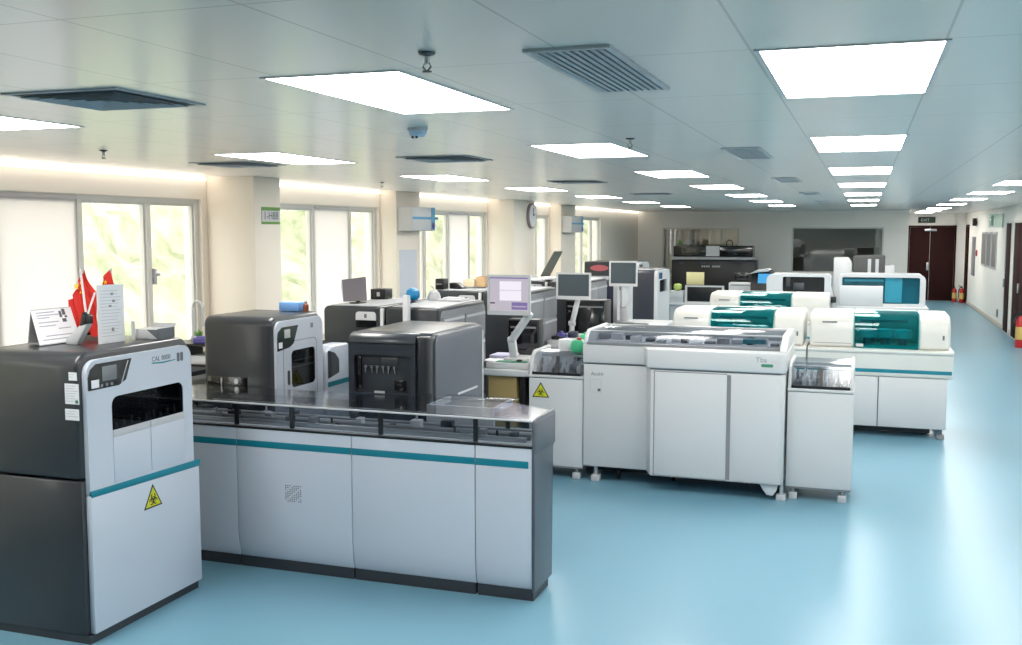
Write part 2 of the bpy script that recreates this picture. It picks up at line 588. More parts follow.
# outside: a wooded slope
def hill():
    m = bpy.data.materials.new('hillside_foliage')
    m.use_nodes = True
    nt = m.node_tree
    p = nt.nodes['Principled BSDF']
    p.inputs['Roughness'].default_value = 0.9
    n = nt.nodes.new('ShaderNodeTexNoise')
    n.inputs['Scale'].default_value = 0.9
    n.inputs['Detail'].default_value = 8
    n.inputs['Roughness'].default_value = 0.7
    cr = nt.nodes.new('ShaderNodeValToRGB')
    cr.color_ramp.elements[0].position = 0.36
    cr.color_ramp.elements[0].color = (0.20, 0.235, 0.13, 1)
    cr.color_ramp.elements[1].position = 0.62
    cr.color_ramp.elements[1].color = (0.44, 0.435, 0.33, 1)
    tc = nt.nodes.new('ShaderNodeTexCoord')
    nt.links.new(tc.outputs['Object'], n.inputs['Vector'])
    nt.links.new(n.outputs['Fac'], cr.inputs['Fac'])
    nt.links.new(cr.outputs['Color'], p.inputs['Base Color'])
    b = bmesh.new()
    nx, ny = 60, 120
    rnd = random.Random(3)
    g = [[b.verts.new((-10 - 36 * i / nx + rnd.uniform(-.2, .2), -8 + 130 * j / ny + rnd.uniform(-.3, .3), -1.5 + 30 * (i / nx) + rnd.uniform(-.55, .55) + 0.6 * math.sin(j * 0.55) * math.sin(i * 0.7))) for j in range(ny + 1)] for i in range(nx + 1)]
    for i in range(nx):
        for j in range(ny):
            b.faces.new((g[i][j], g[i][j + 1], g[i + 1][j + 1], g[i + 1][j]))
    mb = MB()
    mb._merge(b)
    struct('hill', mb, m)


hill()

# ------------------------------------------------------------------ ceiling fittings
LY = [3.21, 6.27, 9.37, 12.5, 15.85, 19.2, 23.0]
ORD = ['nearest', 'second nearest', 'third', 'fourth', 'fifth', 'sixth', 'farthest']


def make_light():
    t = thing('ceiling_light', '', 'ceiling light', (0, 0, ZC), 'ceiling light panels')
    part('frame', MB().plate([(-0.275, -0.595), (0.275, -0.595), (0.275, 0.595), (-0.275, 0.595)], [[(-0.26, -0.58), (0.26, -0.58), (0.26, 0.58), (-0.26, 0.58)]], 'z', ZC - 0.004, ZC - 0.0005), W, t)
    part('diffuser', MB().box(-0.26, 0.26, -0.58, 0.58, ZC - 0.0035, ZC - 0.001), LAMP, t)
    return t


L0 = make_light()
used = False
COLS = [(-4.16, 'in the row nearest the windows'), (-1.78, 'in the second row from the windows'), (-0.06, 'in the row above the teal-covered analyzers'), (1.69, 'in the row along the right-hand aisle')]
for x, nm in COLS:
    ys = [(k, y) for k, y in enumerate(LY)]
    if x > 1:
        ys = ys + [(7, 27.0), (8, 30.4), (9, 33.4)]
    for k, y in ys:
        l = L0 if not used else copy_tree(L0)
        used = True
        l.location = (x, y + 0.58, ZC)
        if x > 1:
            l['label'] = '%s visible ceiling light panel %s' % (['first', 'second', 'third', 'fourth', 'fifth', 'sixth', 'seventh', 'eighth', 'ninth', 'tenth'][k], nm)
        else:
            l['label'] = '%s rectangular white ceiling light panel %s' % (ORD[k], nm)


def square_vent(x, y, label, s=0.56, loc_only=False):
    t = thing('ceiling_vent', label, 'vent', (x, y, ZC), 'square ceiling vents')
    h = s / 2
    part('frame', MB().plate([(x - h, y - h), (x + h, y - h), (x + h, y + h), (x - h, y + h)], [[(x - h + .03, y - h + .03), (x + h - .03, y - h + .03), (x + h - .03, y + h - .03), (x - h + .03, y + h - .03)]], 'z', ZC - 0.006, ZC - 0.0005), VENT, t)
    part('backing', MB().box(x - h + .03, x + h - .03, y - h + .03, y + h - .03, ZC - 0.002, ZC - 0.0006), VENTD, t)
    k = h - 0.05
    while k > 0.05:
        mb = MB()
        c = k - 0.022
        for q in ([(x - k, y - k), (x + k, y - k), (x + c, y - c), (x - c, y - c)], [(x + k, y - k), (x + k, y + k), (x + c, y + c), (x + c, y - c)], [(x + k, y + k), (x - k, y + k), (x - c, y + c), (x + c, y + c)], [(x - k, y + k), (x - k, y - k), (x - c, y - c), (x - c, y + c)]):
            mb.slab([(q[0][0], q[0][1], ZC - 0.014), (q[1][0], q[1][1], ZC - 0.014), (q[2][0], q[2][1], ZC - 0.004), (q[3][0], q[3][1], ZC - 0.004)], 0.002)
        part('louver', mb, VENT, t)
        k -= 0.042
    return t


sv = square_vent(-2.98, 3.5, 'large square louvered ceiling vent left of the nearest big light panel')
for d, lb in (((-1.9, 3.75, 0), 'square ceiling vent beside the second window-side light, near the first column'), ((-0.04, 3.7, 0), 'square ceiling vent above the analyzers, just before the third window-side light'), ((-0.08, 7.6, 0), 'square ceiling vent between the third lights of the two left rows'), ((-0.05, 11.7, 0), 'small far square ceiling vent near the fifth light of the second row')):
    move_copy(sv, d, lb)


def bar_vent(x0, x1, y0, y1, label, m=VENT):
    t = thing('ceiling_grille', label, 'vent', ((x0 + x1) / 2, (y0 + y1) / 2, ZC), 'narrow ceiling grilles')
    part('frame', MB().plate([(x0 - .02, y0 - .02), (x1 + .02, y0 - .02), (x1 + .02, y1 + .02), (x0 - .02, y1 + .02)], [[(x0, y0), (x1, y0), (x1, y1), (x0, y1)]], 'z', ZC - 0.01, ZC - 0.0005), LG, t)
    part('backing', MB().box(x0, x1, y0, y1, ZC - 0.002, ZC - 0.0006), VENTD, t)
    n = 9
    mb = MB()
    for i in range(n):
        x = x0 + (x1 - x0) * (i + 0.5) / n
        mb.box(x - 0.009, x + 0.006, y0, y1, ZC - 0.011, ZC - 0.003)
    part('slats', mb, VENT, t)
    return t


bar_vent(-0.97, -0.74, 2.98, 3.90, 'long slatted ceiling grille between the two nearest big light panels')
pv = bar_vent(-0.90, -0.69, 6.9, 7.9, 'dark perforated ceiling grille near the third light of the second row')
move_copy(pv, (-0.02, 4.0, 0), 'second dark grille along the strip left of the teal-analyzer lights')
move_copy(pv, (0.0, 8.4, 0), 'third small dark grille farther along the same ceiling strip')
move_copy(pv, (0.0, 13.0, 0), 'farthest small dark grille in the ceiling strip before the back wall')


def sprinkler(x, y, label, s=1.0):
    s *= 0.8
    t = thing('sprinkler', label, 'sprinkler', (x, y, ZC), 'ceiling sprinklers')
    part('flange', MB().lathe([(0, 0), (0.035 * s, -0.001), (0.03 * s, -0.008), (0.012 * s, -0.012), (0, -0.012)], (x, y, ZC - 0.0005)), MET2, t)
    part('nozzle', MB().cyl((x, y, ZC - 0.009), (x, y, ZC - 0.036), 0.011 * s), MET, t)
    part('frame_arm', MB().tube([(x - 0.008, y, ZC - .034), (x - 0.014, y, ZC - .044), (x, y, ZC - .058), (x + .014, y, ZC - .044), (x + .008, y, ZC - .034)], 0.003, 6), MET2, t)
    part('deflector', MB().lathe([(0, 0), (0.018 * s, 0), (0.018 * s, -0.004), (0, -0.004)], (x, y, ZC - 0.057)), MET2, t)
    return t


sp = sprinkler(-1.28, 2.91, 'metal sprinkler head between the nearest big light and the slatted grille')
for (x, y), lb in (((-4.9, 5.7), 'small sprinkler on the ceiling in front of the nearest windows'), ((-1.33, 5.98), 'sprinkler hanging near the second light of the second row'), ((-5.18, 10.5), 'small sprinkler over the window bay between the first two columns'), ((-5.2, 16.0), 'tiny far sprinkler before the third column'), ((2.2, 13.2), 'small sprinkler near the nearest right-aisle light')):
    move_copy(sp, (x + 1.28, y - 2.91, 0), lb)
t = thing('smoke_detector', 'pale blue round smoke detector on the ceiling beyond the nearest big light', 'smoke detector', (-2.27, 5.03, ZC))
part('base', MB().lathe([(0, 0), (0.055, 0), (0.055, -0.015), (0, -0.015)], (-2.27, 5.03, ZC - .0005)), LG, t)
part('dome', MB().lathe([(0.05, -0.015), (0.046, -0.035), (0.03, -0.048), (0, -0.05)], (-2.27, 5.03, ZC)), mat('pale_blue_dome', (170, 196, 220), .4), t)
part('sensor_slot', MB().cyl((-2.285, 5.0, ZC - .045), (-2.285, 5.0, ZC - .056), .006).cyl((-2.262, 5.0, ZC - .045), (-2.262, 5.0, ZC - .056), .006), BK, t)

# cove lights above the windows
names = [[(0.3, 2.3), (2.3, 4.36)], [(5.0, 6.1), (6.12, 7.08), (7.1, 8.0), (8.02, 8.9)], [(9.45, 11.15), (11.17, 12.86)], [(13.72, 15.4), (15.42, 17.16)], [(18.4, 20.95)], [(22.2, 25.4), (25.42, 29.9)]]
lbl = {(1, 0): 'nearest', (1, 1): 'second', (1, 2): 'third', (1, 3): 'fourth'}
for bi, segs in enumerate(names):
    for si, (a, b) in enumerate(segs):
        bay = ['beside the camera', 'above the nearest windows', 'between the first and second columns', 'between the second and third columns', 'between the third and fourth columns', 'past the fourth column'][bi]
        solo('cove_light', MB().box(-6.398, -6.37, a + 0.01, b - 0.01, 2.80, 2.835, 0.004), COVE, '%s warm strip light in the ceiling cove %s' % (['first', 'second', 'third', 'fourth'][si], bay), 'strip light', (-6.39, (a + b) / 2, 2.80), 'cove strip lights')

# ------------------------------------------------------------------ the tall dark and white analyzers
def analyzer_shell(t, x0, x1, y0, y1, z1, low=0.92, z0=0.045):
    """dark cabinet: rounded top edges; front faces +X"""
    prof = rr(y0, y1, low + 0.006, z1, (0, 0, 0.09, 0.09), 7)
    part('upper_housing', MB().prism(prof, 'x', x0, x1 - 0.03, 0.025, 3), DK, t)
    part('lower_housing', MB().box(x0, x1 - 0.03, y0, y1, z0, low, 0.01), DK, t)
    part('plinth', MB().box(x0 + 0.01, x1 - 0.008, y0 + 0.004, y1 - 0.004, 0, z0), PL, t)


# --- nearest machine (left edge of the picture)
X1 = -4.0
ya, yb = 4.42, 5.40
t = thing('blood_analyzer', 'tall charcoal and white analyzer at the left edge with flags and calendar on top', 'analyzer', (-4.35, 4.9, 0), 'charcoal analyzers')
A = t
analyzer_shell(t, -4.72, X1, ya, yb, 1.63)
win = rr(4.647, 5.287, 1.168, 1.36, (0.005, 0.005, 0.05, 0.05), 4)
outer = rr(ya + 0.035, yb - 0.025, 0.835, 1.585, (0.005, 0.005, 0.08, 0.08), 6)
scr = [(4.466, 1.42), (4.709, 1.42), (4.768, 1.445), (4.82, 1.562), (4.53, 1.562), (4.485, 1.535), (4.466, 1.49)]
part('front_panel', MB().plate(outer, [win], 'x', X1 - 0.03, X1), CW, t)
part('window_recess', MB().box(X1 - 0.0295, X1 - 0.026, 4.63, 5.3, 1.15, 1.37), BK, t)
part('window_glass', MB().prism(win, 'x', X1 - 0.008, X1 - 0.004), glass('nearly_black_glass', (0.35, 0.37, 0.4), 0.02), t)
mb = MB()
for i in range(9):
    y = 4.70 + 0.065 * i
    mb.cyl((X1 - 0.018, y, 1.172), (X1 - 0.018, y, 1.20 + 0.012 * (i % 3)), 0.007, n=8)
part('sample_tubes', mb, LG, t)
part('sample_shelf', MB().box(X1 - 0.026, X1 - 0.009, 4.648, 5.286, 1.168, 1.176), MET2, t)
part('stripe', MB().prism([(4.455, 0.825), (5.432, 0.795), (5.432, 0.838), (4.455, 0.862)], 'x', X1 - 0.01, X1 + 0.008, 0.002), TEAL, t)
lower = rr(ya + 0.03, yb + 0.02, 0.05, 0.835, 0.006, 2)
part('lower_door', MB().prism(lower, 'x', X1 - 0.03, X1 + 0.006, 0.006), CW, t)
for a, b in ((4.648, 4.964), (4.970, 5.286)):
    part('loading_door', MB().box(X1, X1 + 0.004, a, b, 0.866, 1.166, 0.002), CW, t)
    part('door_lip', MB().box(X1 + 0.0035, X1 + 0.007, a, b, 1.128, 1.166, 0.001), LG, t)
sc = part('control_panel', MB().prism(scr, 'x', X1, X1 + 0.004), BG, t)
part('screen', MB().box(X1 + 0.004, X1 + 0.006, 4.575, 4.692, 1.46, 1.542, 0.001), SCRG, sc)
part('sticker', MB().box(X1 + 0.004, X1 + 0.0055, 4.488, 4.548, 1.43, 1.475), PAPER, sc)
part('button', MB().cyl((X1 + 0.004, 4.61, 1.437), (X1 + 0.006, 4.61, 1.437), .009, n=12).cyl((X1 + 0.004, 4.65, 1.437), (X1 + 0.006, 4.65, 1.437), .009, n=12).cyl((X1 + 0.004, 4.57, 1.437), (X1 + 0.006, 4.57, 1.437), .009, n=12), GREY, sc)
part('trim_line', MB().slab([(X1 + 0.005, 4.727, 1.432), (X1 + 0.005, 4.734, 1.43), (X1 + 0.005, 4.792, 1.552), (X1 + 0.005, 4.785, 1.552)], 0.001), LG, sc)
part('brand_underline', MB().prism([(5.0, 1.505), (5.10, 1.497), (5.22, 1.503), (5.22, 1.508), (5.10, 1.507), (5.0, 1.512)], 'x', X1, X1 + 0.0012), TEAL, t)
text('model_lettering', 'CAL 8000', 0.042, (X1 + 0.0006, 5.0, 1.517), SIDE, SEAM, t)
mb = MB()
mb.prism(rr(5.235, 5.262, 1.49, 1.545, 0.008, 3), 'x', X1, X1 + 0.001)
mb.prism(rr(5.268, 5.295, 1.49, 1.545, 0.008, 3), 'x', X1, X1 + 0.001)
part('brand_emblem', mb, SEAM, t)
biohazard(t, 'x', X1 + 0.006, 1, 4.965, 0.715, 0.155)
for (a, b, c, d) in ((-4.085, -4.03, 1.483, 1.528), (-4.115, -4.02, 1.352, 1.465), (-4.118, -4.024, 1.263, 1.325)):
    l = part('side_label', MB().box(a, b, ya - 0.0015, ya, c, d), PAPER, t)
    mb = MB()
    n = int((d - c) / 0.014)
    for i in range(1, n):
        mb.box(a + 0.006, b - 0.006 - 0.012 * (i % 3), ya - 0.0022, ya - 0.0014, d - i * 0.014, d - i * 0.014 + 0.003)
    part('label_print', mb, LG, l)
part('label_mark', MB().box(-4.045, -4.026, ya - 0.0024, ya - 0.0014, 1.357, 1.376), DGREEN, t)

# --- second charcoal analyzer behind the track
X1 = -4.10
ya, yb = 6.5, 7.22
t = thing('blood_analyzer', 'charcoal analyzer with white window door standing behind the left end of the track', 'analyzer', (-4.4, 6.86, 0), 'charcoal analyzers')
prof = rr(ya, yb, 0.0, 1.655, (0, 0, 0.07, 0.07), 7)
part('upper_housing', MB().prism(prof, 'x', -4.73, X1 - 0.02, 0.045, 4), DK, t)
win = rr(6.73, 7.085, 1.10, 1.385, 0.04, 4)
outer = rr(ya + 0.02, yb - 0.015, 0.3, 1.62, (0.01, 0.01, 0.07, 0.07), 6)
part('front_panel', MB().plate(outer, [win], 'x', X1 - 0.02, X1), CW, t)
part('window_recess', MB().box(X1 - 0.0195, X1 - 0.016, 6.70, 7.12, 1.07, 1.41), BK, t)
part('rack', MB().box(X1 - 0.016, X1 - 0.008, 6.73, 7.085, 1.25, 1.258).box(X1 - 0.016, X1 - 0.008, 6.74, 7.08, 1.30, 1.304), LG, t)
part('window_glass', MB().prism(win, 'x', X1 - 0.007, X1 - 0.003), DARKGL, t)
part('door_seam', MB().plate(rr(6.615, 7.11, 0.95, 1.46, 0.05, 4), [rr(6.619, 7.106, 0.954, 1.456, 0.047, 4)], 'x', X1, X1 + 0.0012), SEAM, t)
part('door_handle', MB().prism(rr(6.672, 6.70, 1.13, 1.24, 0.012, 4), 'x', X1, X1 + 0.006), MET2, t)
pan = part('control_panel', MB().prism([(6.535, 1.40), (6.70, 1.415), (6.76, 1.44), (6.83, 1.575), (6.60, 1.575), (6.545, 1.54), (6.535, 1.5)], 'x', X1, X1 + 0.004), BG, t)
part('screen', MB().box(X1 + 0.004, X1 + 0.006, 6.63, 6.71, 1.49, 1.555, 0.001), LG, pan)
part('sticker', MB().box(X1 + 0.004, X1 + 0.0055, 6.55, 6.60, 1.42, 1.465), PAPER, pan)
part('brand_emblem', MB().prism(rr(7.02, 7.035, 1.535, 1.575, 0.006, 3), 'x', X1, X1 + .0012).prism(rr(7.04, 7.055, 1.535, 1.575, 0.006, 3), 'x', X1, X1 + .0012), SEAM, t)
part('lower_inset', MB().box(-4.69, -4.34, ya - 0.004, ya, 1.07, 1.20, 0.003), BG, t)
part('inset_fitting', MB().box(-4.57, -4.558, ya - 0.010, ya - 0.003, 1.12, 1.19, .002).cyl((-4.43, ya - .004, 1.17), (-4.43, ya - .014, 1.17), .02).box(-4.445, -4.415, ya - .01, ya - .003, 1.105, 1.125, .002), MET, t)

# --- small white unit between
t = thing('slide_stainer', 'low white unit with tinted side window between the two charcoal analyzers on the left', 'analyzer', (-4.35, 7.5, 0))
X1 = -4.08
prof = rr(7.235, 7.67, 0.06, 1.36, (0, 0, 0.10, 0.10), 6)
part('housing', MB().prism(prof, 'x', -4.7, X1, 0.02, 3), CW, t)
part('top_hatch', MB().box(-4.55, X1 - 0.14, 7.30, 7.60, 1.36, 1.372, 0.004), BK, t)
part('side_window', MB().prism([(7.25, 1.33), (7.36, 1.30), (7.43, 1.24), (7.43, 1.13), (7.25, 1.10)], 'x', X1, X1 + 0.004), DARKGL, t)
part('window_recess', MB().prism([(7.25, 1.33), (7.36, 1.30), (7.43, 1.24), (7.43, 1.13), (7.25, 1.10)], 'x', X1, X1 + 0.001), GREY, t)
part('stripe', MB().box(X1, X1 + 0.004, 7.245, 7.66, 1.03, 1.07), TEAL, t)
part('plinth', MB().box(-4.68, X1 - .03, 7.26, 7.65, 0, 0.06), PL, t)

# --- the sample track in front
YB, YE = 5.84, 6.235
t = thing('sample_track', 'long white floor-standing sample track with teal stripe and smoked glass cover', 'sample track', (-3.3, 6.1, 0))
T = t
XS = [-4.75, -4.0, -3.125, -2.262, -1.888]
for i in range(4):
    a, b = XS[i] + 0.003, XS[i + 1] - 0.003
    prof = [(YB + 0.03, 0.072), (YB + 0.012, 0.14), (YB, 0.26), (YB, 0.965), (YB + 0.02, 0.97), (YE - 0.05, 0.97), (YE - 0.05, 0.072)]
    c = part('front_cabinet', MB().prism(prof, 'x', a, b, 0.004), CW, t)
    part('stripe', MB().box(a, b if i < 3 else b - 0.02, YB - 0.002, YB + 0.004, 0.842, 0.886, 0.001), TEAL, c)
    part('plinth', MB().box(a + 0.004, b - 0.004 if i < 3 else b + 0.005, YB + 0.025, YE - 0.06, 0, 0.072), PL, t)
part('track_bed', MB().box(-4.75, -1.888, YB + 0.02, YE, 0.955, 0.985), LG, t)
part('lower_rim', MB().box(-4.75, -1.888, YB - 0.004, YB + 0.02, 0.966, 0.979, 0.002), BK, t)
for k, (y, m) in enumerate(((5.92, MET), (6.0, GREY), (6.09, MET), (6.14, GREY), (6.20, MET))):
    part('conveyor_rail', MB().box(-4.7, -1.95, y - 0.012, y + 0.012, 0.985, 1.015 + 0.006 * (k % 2), 0.002), m, t)
rnd = random.Random(11)
for i in range(26):
    x = -4.55 + i * 0.1 + rnd.uniform(-.02, .02)
    y = rnd.choice((5.96, 6.05, 6.12, 6.17))
    h = rnd.uniform(0.02, 0.075)
    w = rnd.uniform(0.015, 0.04)
    mb = MB().box(x - w, x + w, y - 0.03, y + 0.03, 0.985, 0.985 + h, 0.003)
    if i % 3 == 0:
        mb.cyl((x, y, 0.985 + h), (x, y, 1.02 + h), 0.008, n=8)
    part('track_gate', mb, (BK, MET2, LG, GREY)[i % 4], t)
part('top_pane', MB().prism([(-4.75, YB + 0.004), (-1.889, YB + 0.004), (-1.889, YE + 0.02), (-2.24, YE + 0.225), (-4.75, YE + 0.225)], 'z', 1.130, 1.138), SMOKE, t)
part('rear_pane', MB().box(-2.78, -2.24, YE + 0.225, YE + 0.40, 1.130, 1.138, 0.002), SMOKE, t)
part('rear_bracket', MB().box(-2.76, -2.74, YE + 0.01, YE + 0.38, 1.09, 1.13).box(-2.30, -2.28, YE + 0.01, YE + 0.38, 1.09, 1.13).box(-2.76, -2.28, YE - 0.01, YE + 0.02, 0.98, 1.13), LG, t)
part('front_pane', MB().box(-4.75, -1.888, YB + 0.001, YB + 0.007, 0.985, 1.130), SMOKE, t)
part('back_pane', MB().box(-4.75, -1.888, YE - 0.007, YE - 0.001, 0.985, 1.130), SMOKE, t)
part('edge_rail', MB().box(-4.75, -1.888, YB - 0.003, YB + 0.012, 1.131, 1.141, 0.002), LG, t)
part('inner_rail', MB().box(-4.3, -1.95, YB + 0.17, YB + 0.19, 1.108, 1.12, 0.002), MET, t)
for x, y in ((-4.0, YB + 0.004), (-3.57, YB + 0.004), (-2.917, YB + 0.004), (-2.262, YB + 0.004), (-4.28, YE - 0.06), (-2.15, YE - 0.1), (-3.3, YE - .04)):
    part('cover_post', MB().box(x - 0.014, x + 0.014, y, y + 0.02, 0.985, 1.130, 0.002), BK, t)
part('end_cap', MB().prism([(YB + 0.0, 0.06), (YB - 0.002, 1.11), (YB + 0.01, 1.135), (YB + 0.05, 1.15), (YE + 0.02, 1.15), (YE + 0.04, 1.12), (YE + 0.04, 0.93), (YE + 0.0, 0.91), (YE - 0.02, 0.06)], 'x', -1.890, -1.870, 0.008, 3), DK2, t)
part('end_skirt', MB().box(-1.874, -1.867, YB + 0.015, YE + 0.03, 0.93, 1.125, 0.003, 2), DK2, t)
mb = MB()
for i in range(8):
    for j in range(9):
        if (i * 7 + j * 3) % 5 != 0:
            x = -3.625 + i * 0.016
            z = 0.49 + j * 0.013
            mb.box(x, x + 0.009, YB - 0.0015, YB, z, z + 0.006)
part('ventilation_dots', mb, SEAM, t)

# --- dark cube module with recessed front window
SLD = mat('slate_dark', (50, 56, 64), 0.36, coat=0.3)
t = thing('decapper_module', 'dark slate cube-shaped module with recessed front window behind the sample track', 'lab module', (-3.16, 7.0, 0))
x0, x1, y0, y1, z1 = -3.475, -2.83, 6.47, 7.50, 1.575
prof = rr(y0, y1, 0.0, z1, (0, 0, 0.05, 0.10), 7)
win = rr(-3.43, -2.99, 1.145, 1.415, 0.02, 3)
outer = rr(x0, -2.955, 0.02, z1 - 0.07, 0.0)
part('housing', MB().prism(rr(y0 + 0.04, y1, 0.0, z1, (0, 0, 0.05, 0.10), 7), 'x', x0, x1 - 0.03, 0.02, 3), SLD, t)
part('front_panel', MB().plate(outer, [win], 'y', y0, y0 + 0.05), mat('slate_front', (48, 54, 63), 0.35, coat=0.3), t)
part('top_lip', MB().prism(rr(y0, y0 + 0.12, z1 - 0.085, z1 - 0.004, (0.0, 0, 0.01, 0.07), 6), 'x', x0, -2.955, 0.006), SLD, t)
part('corner_column', MB().prism(rr(-2.965, -2.845, y0 + 0.012, y0 + 0.2, 0.04, 5), 'z', 0.0, z1 - 0.02, 0.015, 3), mat('slate_black', (34, 38, 44), 0.35, coat=.3), t)
part('side_panel', MB().prism(rr(y0 + 0.08, y1 - 0.02, 0.02, z1 - 0.015, (0, 0, 0.04, 0.08), 6), 'x', x1 - 0.03, x1, 0.01, 3), DK2, t)
part('edge_strip', MB().box(x1 - 0.028, x1 + 0.002, y1 - 0.022, y1 - 0.004, 0.05, z1 - 0.06, 0.003), LG, t)
part('side_slit', MB().slab([(x1 + 0.003, 6.96, 1.078), (x1 + 0.003, 7.36, 1.078), (x1 + 0.003, 7.36, 1.094), (x1 + 0.003, 6.96, 1.094)], 0.003), LG, t)
part('window_recess', MB().box(-3.44, -2.98, y0 + 0.0405, y0 + 0.047, 1.13, 1.43), BK, t)
part('left_slot', MB().box(-3.425, -3.385, y0 + 0.02, y0 + 0.038, 1.17, 1.40, 0.005), BG, t)
part('pipette_rack', MB().box(-3.35, -3.07, y0 + 0.028, y0 + 0.038, 1.33, 1.336).box(-3.23, -3.10, y0 + .03, y0 + .038, 1.34, 1.40, .004), MET2, t)
for i in range(6):
    x = -3.35 + 0.045 * i
    part('pipette', MB().cyl((x, y0 + 0.025, 1.33), (x + (0.006 if i % 2 else -0.004), y0 + 0.025, 1.285), 0.006, 0.003, n=8).box(x - .008, x + .008, y0 + .018, y0 + .032, 1.32, 1.338, .002), GREY, t)
part('tray_box', MB().box(-3.12, -3.04, y0 + 0.012, y0 + 0.036, 1.17, 1.24, 0.004), BG, t)
lb = part('bright_label', MB().box(-3.27, -3.19, y0 - 0.002, y0 + 0.001, 1.146, 1.162), W, t)

# --- rows of charcoal analyzers along the windows
def row_analyzer(x0, x1, y0, label, drawers, pill):
    y1 = y0 + 1.12
    z1 = 1.625
    t = thing('blood_analyzer', label, 'analyzer', ((x0 + x1) / 2, y0 + 0.55, 0), 'charcoal analyzers')
    part('housing', MB().prism(rr(x0, x1 - 0.02, 0.07, z1, (0, 0, 0.02, 0.05), 6), 'y', y0, y1, 0.02, 3), DK, t)
    part('plinth', MB().box(x0 + 0.02, x1 - 0.04, y0 + 0.03, y1 - 0.03, 0, 0.07), PL, t)
    part('top_lid', MB().box(x0 + 0.05, x1 - 0.06, y0 + 0.05, y1 - 0.05, z1, z1 + 0.006, 0.003), LG, t)
    if pill:
        c = part('badge', MB().prism(rr(x0 + 0.325, x0 + 0.525, 1.505, 1.58, (0.0, 0.0, 0.03, 0.03), 4), 'y', y0 - 0.004, y0), W, t)
        part('badge_mark', MB().prism(rr(x0 + 0.41, x0 + 0.435, 1.525, 1.56, .006, 3), 'y', y0 - 0.0055, y0 - 0.004), SEAM, c)
        part('slot', MB().box(x0 + 0.325, x0 + 0.525, y0 - 0.003, y0, 1.44, 1.503), BG, t)
        part('edge_strip', MB().box(x1 - 0.02, x1 + 0.01, y0 - 0.005, y0 + 0.03, 0.07, 1.61, 0.004), W, t)
    if drawers:
        f = part('front_frame', MB().prism(rr(y0 + 0.02, y1 - 0.02, 0.1, z1 - 0.03, (0, 0, 0.05, 0.05), 5), 'x', x1 - 0.02, x1 - 0.008), GREY, t)
        for j in range(2):
            for k in range(5):
                a = y0 + 0.04 + j * 0.53
                z = 0.22 + k * 0.27
                d = part('drawer', MB().box(x1 - 0.008, x1 + 0.004, a, a + 0.51, z, z + 0.24, 0.004), mat('drawer_grey', (134, 136, 140), 0.4) if False else GREY, t)
                part('drawer_lip', MB().box(x1 + 0.003, x1 + 0.012, a + 0.02, a + 0.49, z + 0.2, z + 0.225, 0.003), LG, d)
    return t


h1 = row_analyzer(-4.585, -4.0, 8.08, 'charcoal analyzer with a white badge standing behind the dark cube module', False, True)
h2 = row_analyzer(-3.97, -3.44, 8.08, 'charcoal analyzer with grey side drawers left of the lit monitor', True, False)
for dy, w in ((2.42, 'second'), (4.9, 'third')):
    move_copy(h1, (0, dy, 0), 'window-side charcoal analyzer in the %s row back from the dark cube' % w)
    move_copy(h2, (0, dy, 0), 'aisle-side charcoal analyzer with grey drawers in the %s row back' % w)

t = thing('white_post', 'slim white upright post in front of the charcoal analyzer with side drawers', 'post', (-3.727, 8.0, 0))
part('post', MB().box(-3.752, -3.702, 7.97, 8.03, 0.01, 1.74, 0.006), W, t)
part('post_base', MB().box(-3.80, -3.65, 7.92, 8.07, 0, 0.012, 0.003), LG, t)


def white_front(x0, x1, y0, y1, z1, label, dm=DK, wz=(1.2, 1.42), top_items=True):
    t = thing('blood_analyzer', label, 'analyzer', ((x0 + x1) / 2, (y0 + y1) / 2, 0), 'charcoal analyzers')
    part('housing', MB().prism(rr(y0, y1, 0.06, z1, (0, 0, 0.07, 0.07), 6), 'x', x0, x1 - 0.06, 0.02, 3), dm, t)
    win = rr(y0 + 0.18 * (y1 - y0), y0 + 0.75 * (y1 - y0), wz[0], wz[1], 0.03, 4)
    part('front_panel', MB().plate(rr(y0, y1, 0.06, z1 - 0.02, (0, 0, 0.09, 0.09), 6), [win], 'x', x1 - 0.06, x1), W, t)
    part('window_recess', MB().box(x1 - 0.058, x1 - 0.05, y0 + .1, y1 - .1, wz[0] - .02, wz[1] + .02), BK, t)
    part('window_glass', MB().prism(win, 'x', x1 - 0.03, x1 - 0.026), DARKGL, t)
    part('control_panel', MB().prism(rr(y0 + 0.12, y0 + 0.42, z1 - 0.17, z1 - 0.06, 0.02, 3), 'x', x1, x1 + 0.004), BG, t)
    part('plinth', MB().box(x0 + .02, x1 - .08, y0 + .02, y1 - .02, 0, .06), PL, t)
    return t


white_front(-3.95, -3.40, 17.6, 18.75, 1.61, 'navy-charcoal analyzer with narrow white front right of the rear monitor', mat('navy_charcoal', (52, 55, 64), 0.35, coat=.2))
white_front(-4.1, -3.40, 14.55, 15.6, 1.585, 'analyzer with white front partly hidden behind the rear monitor', NAVY, (1.16, 1.4))
t = white_front(-5.42, -4.3, 20.2, 21.3, 1.66, 'wide charcoal analyzer with an oval red label, near the far column')
part('oval_label', MB().prism([(-5.10 + 0.19 * math.cos(2 * PI * k / 28), 1.53 + 0.062 * math.sin(2 * PI * k / 28)) for k in range(28)], 'y', 20.193, 20.2), PINK, t, 'red oval label')

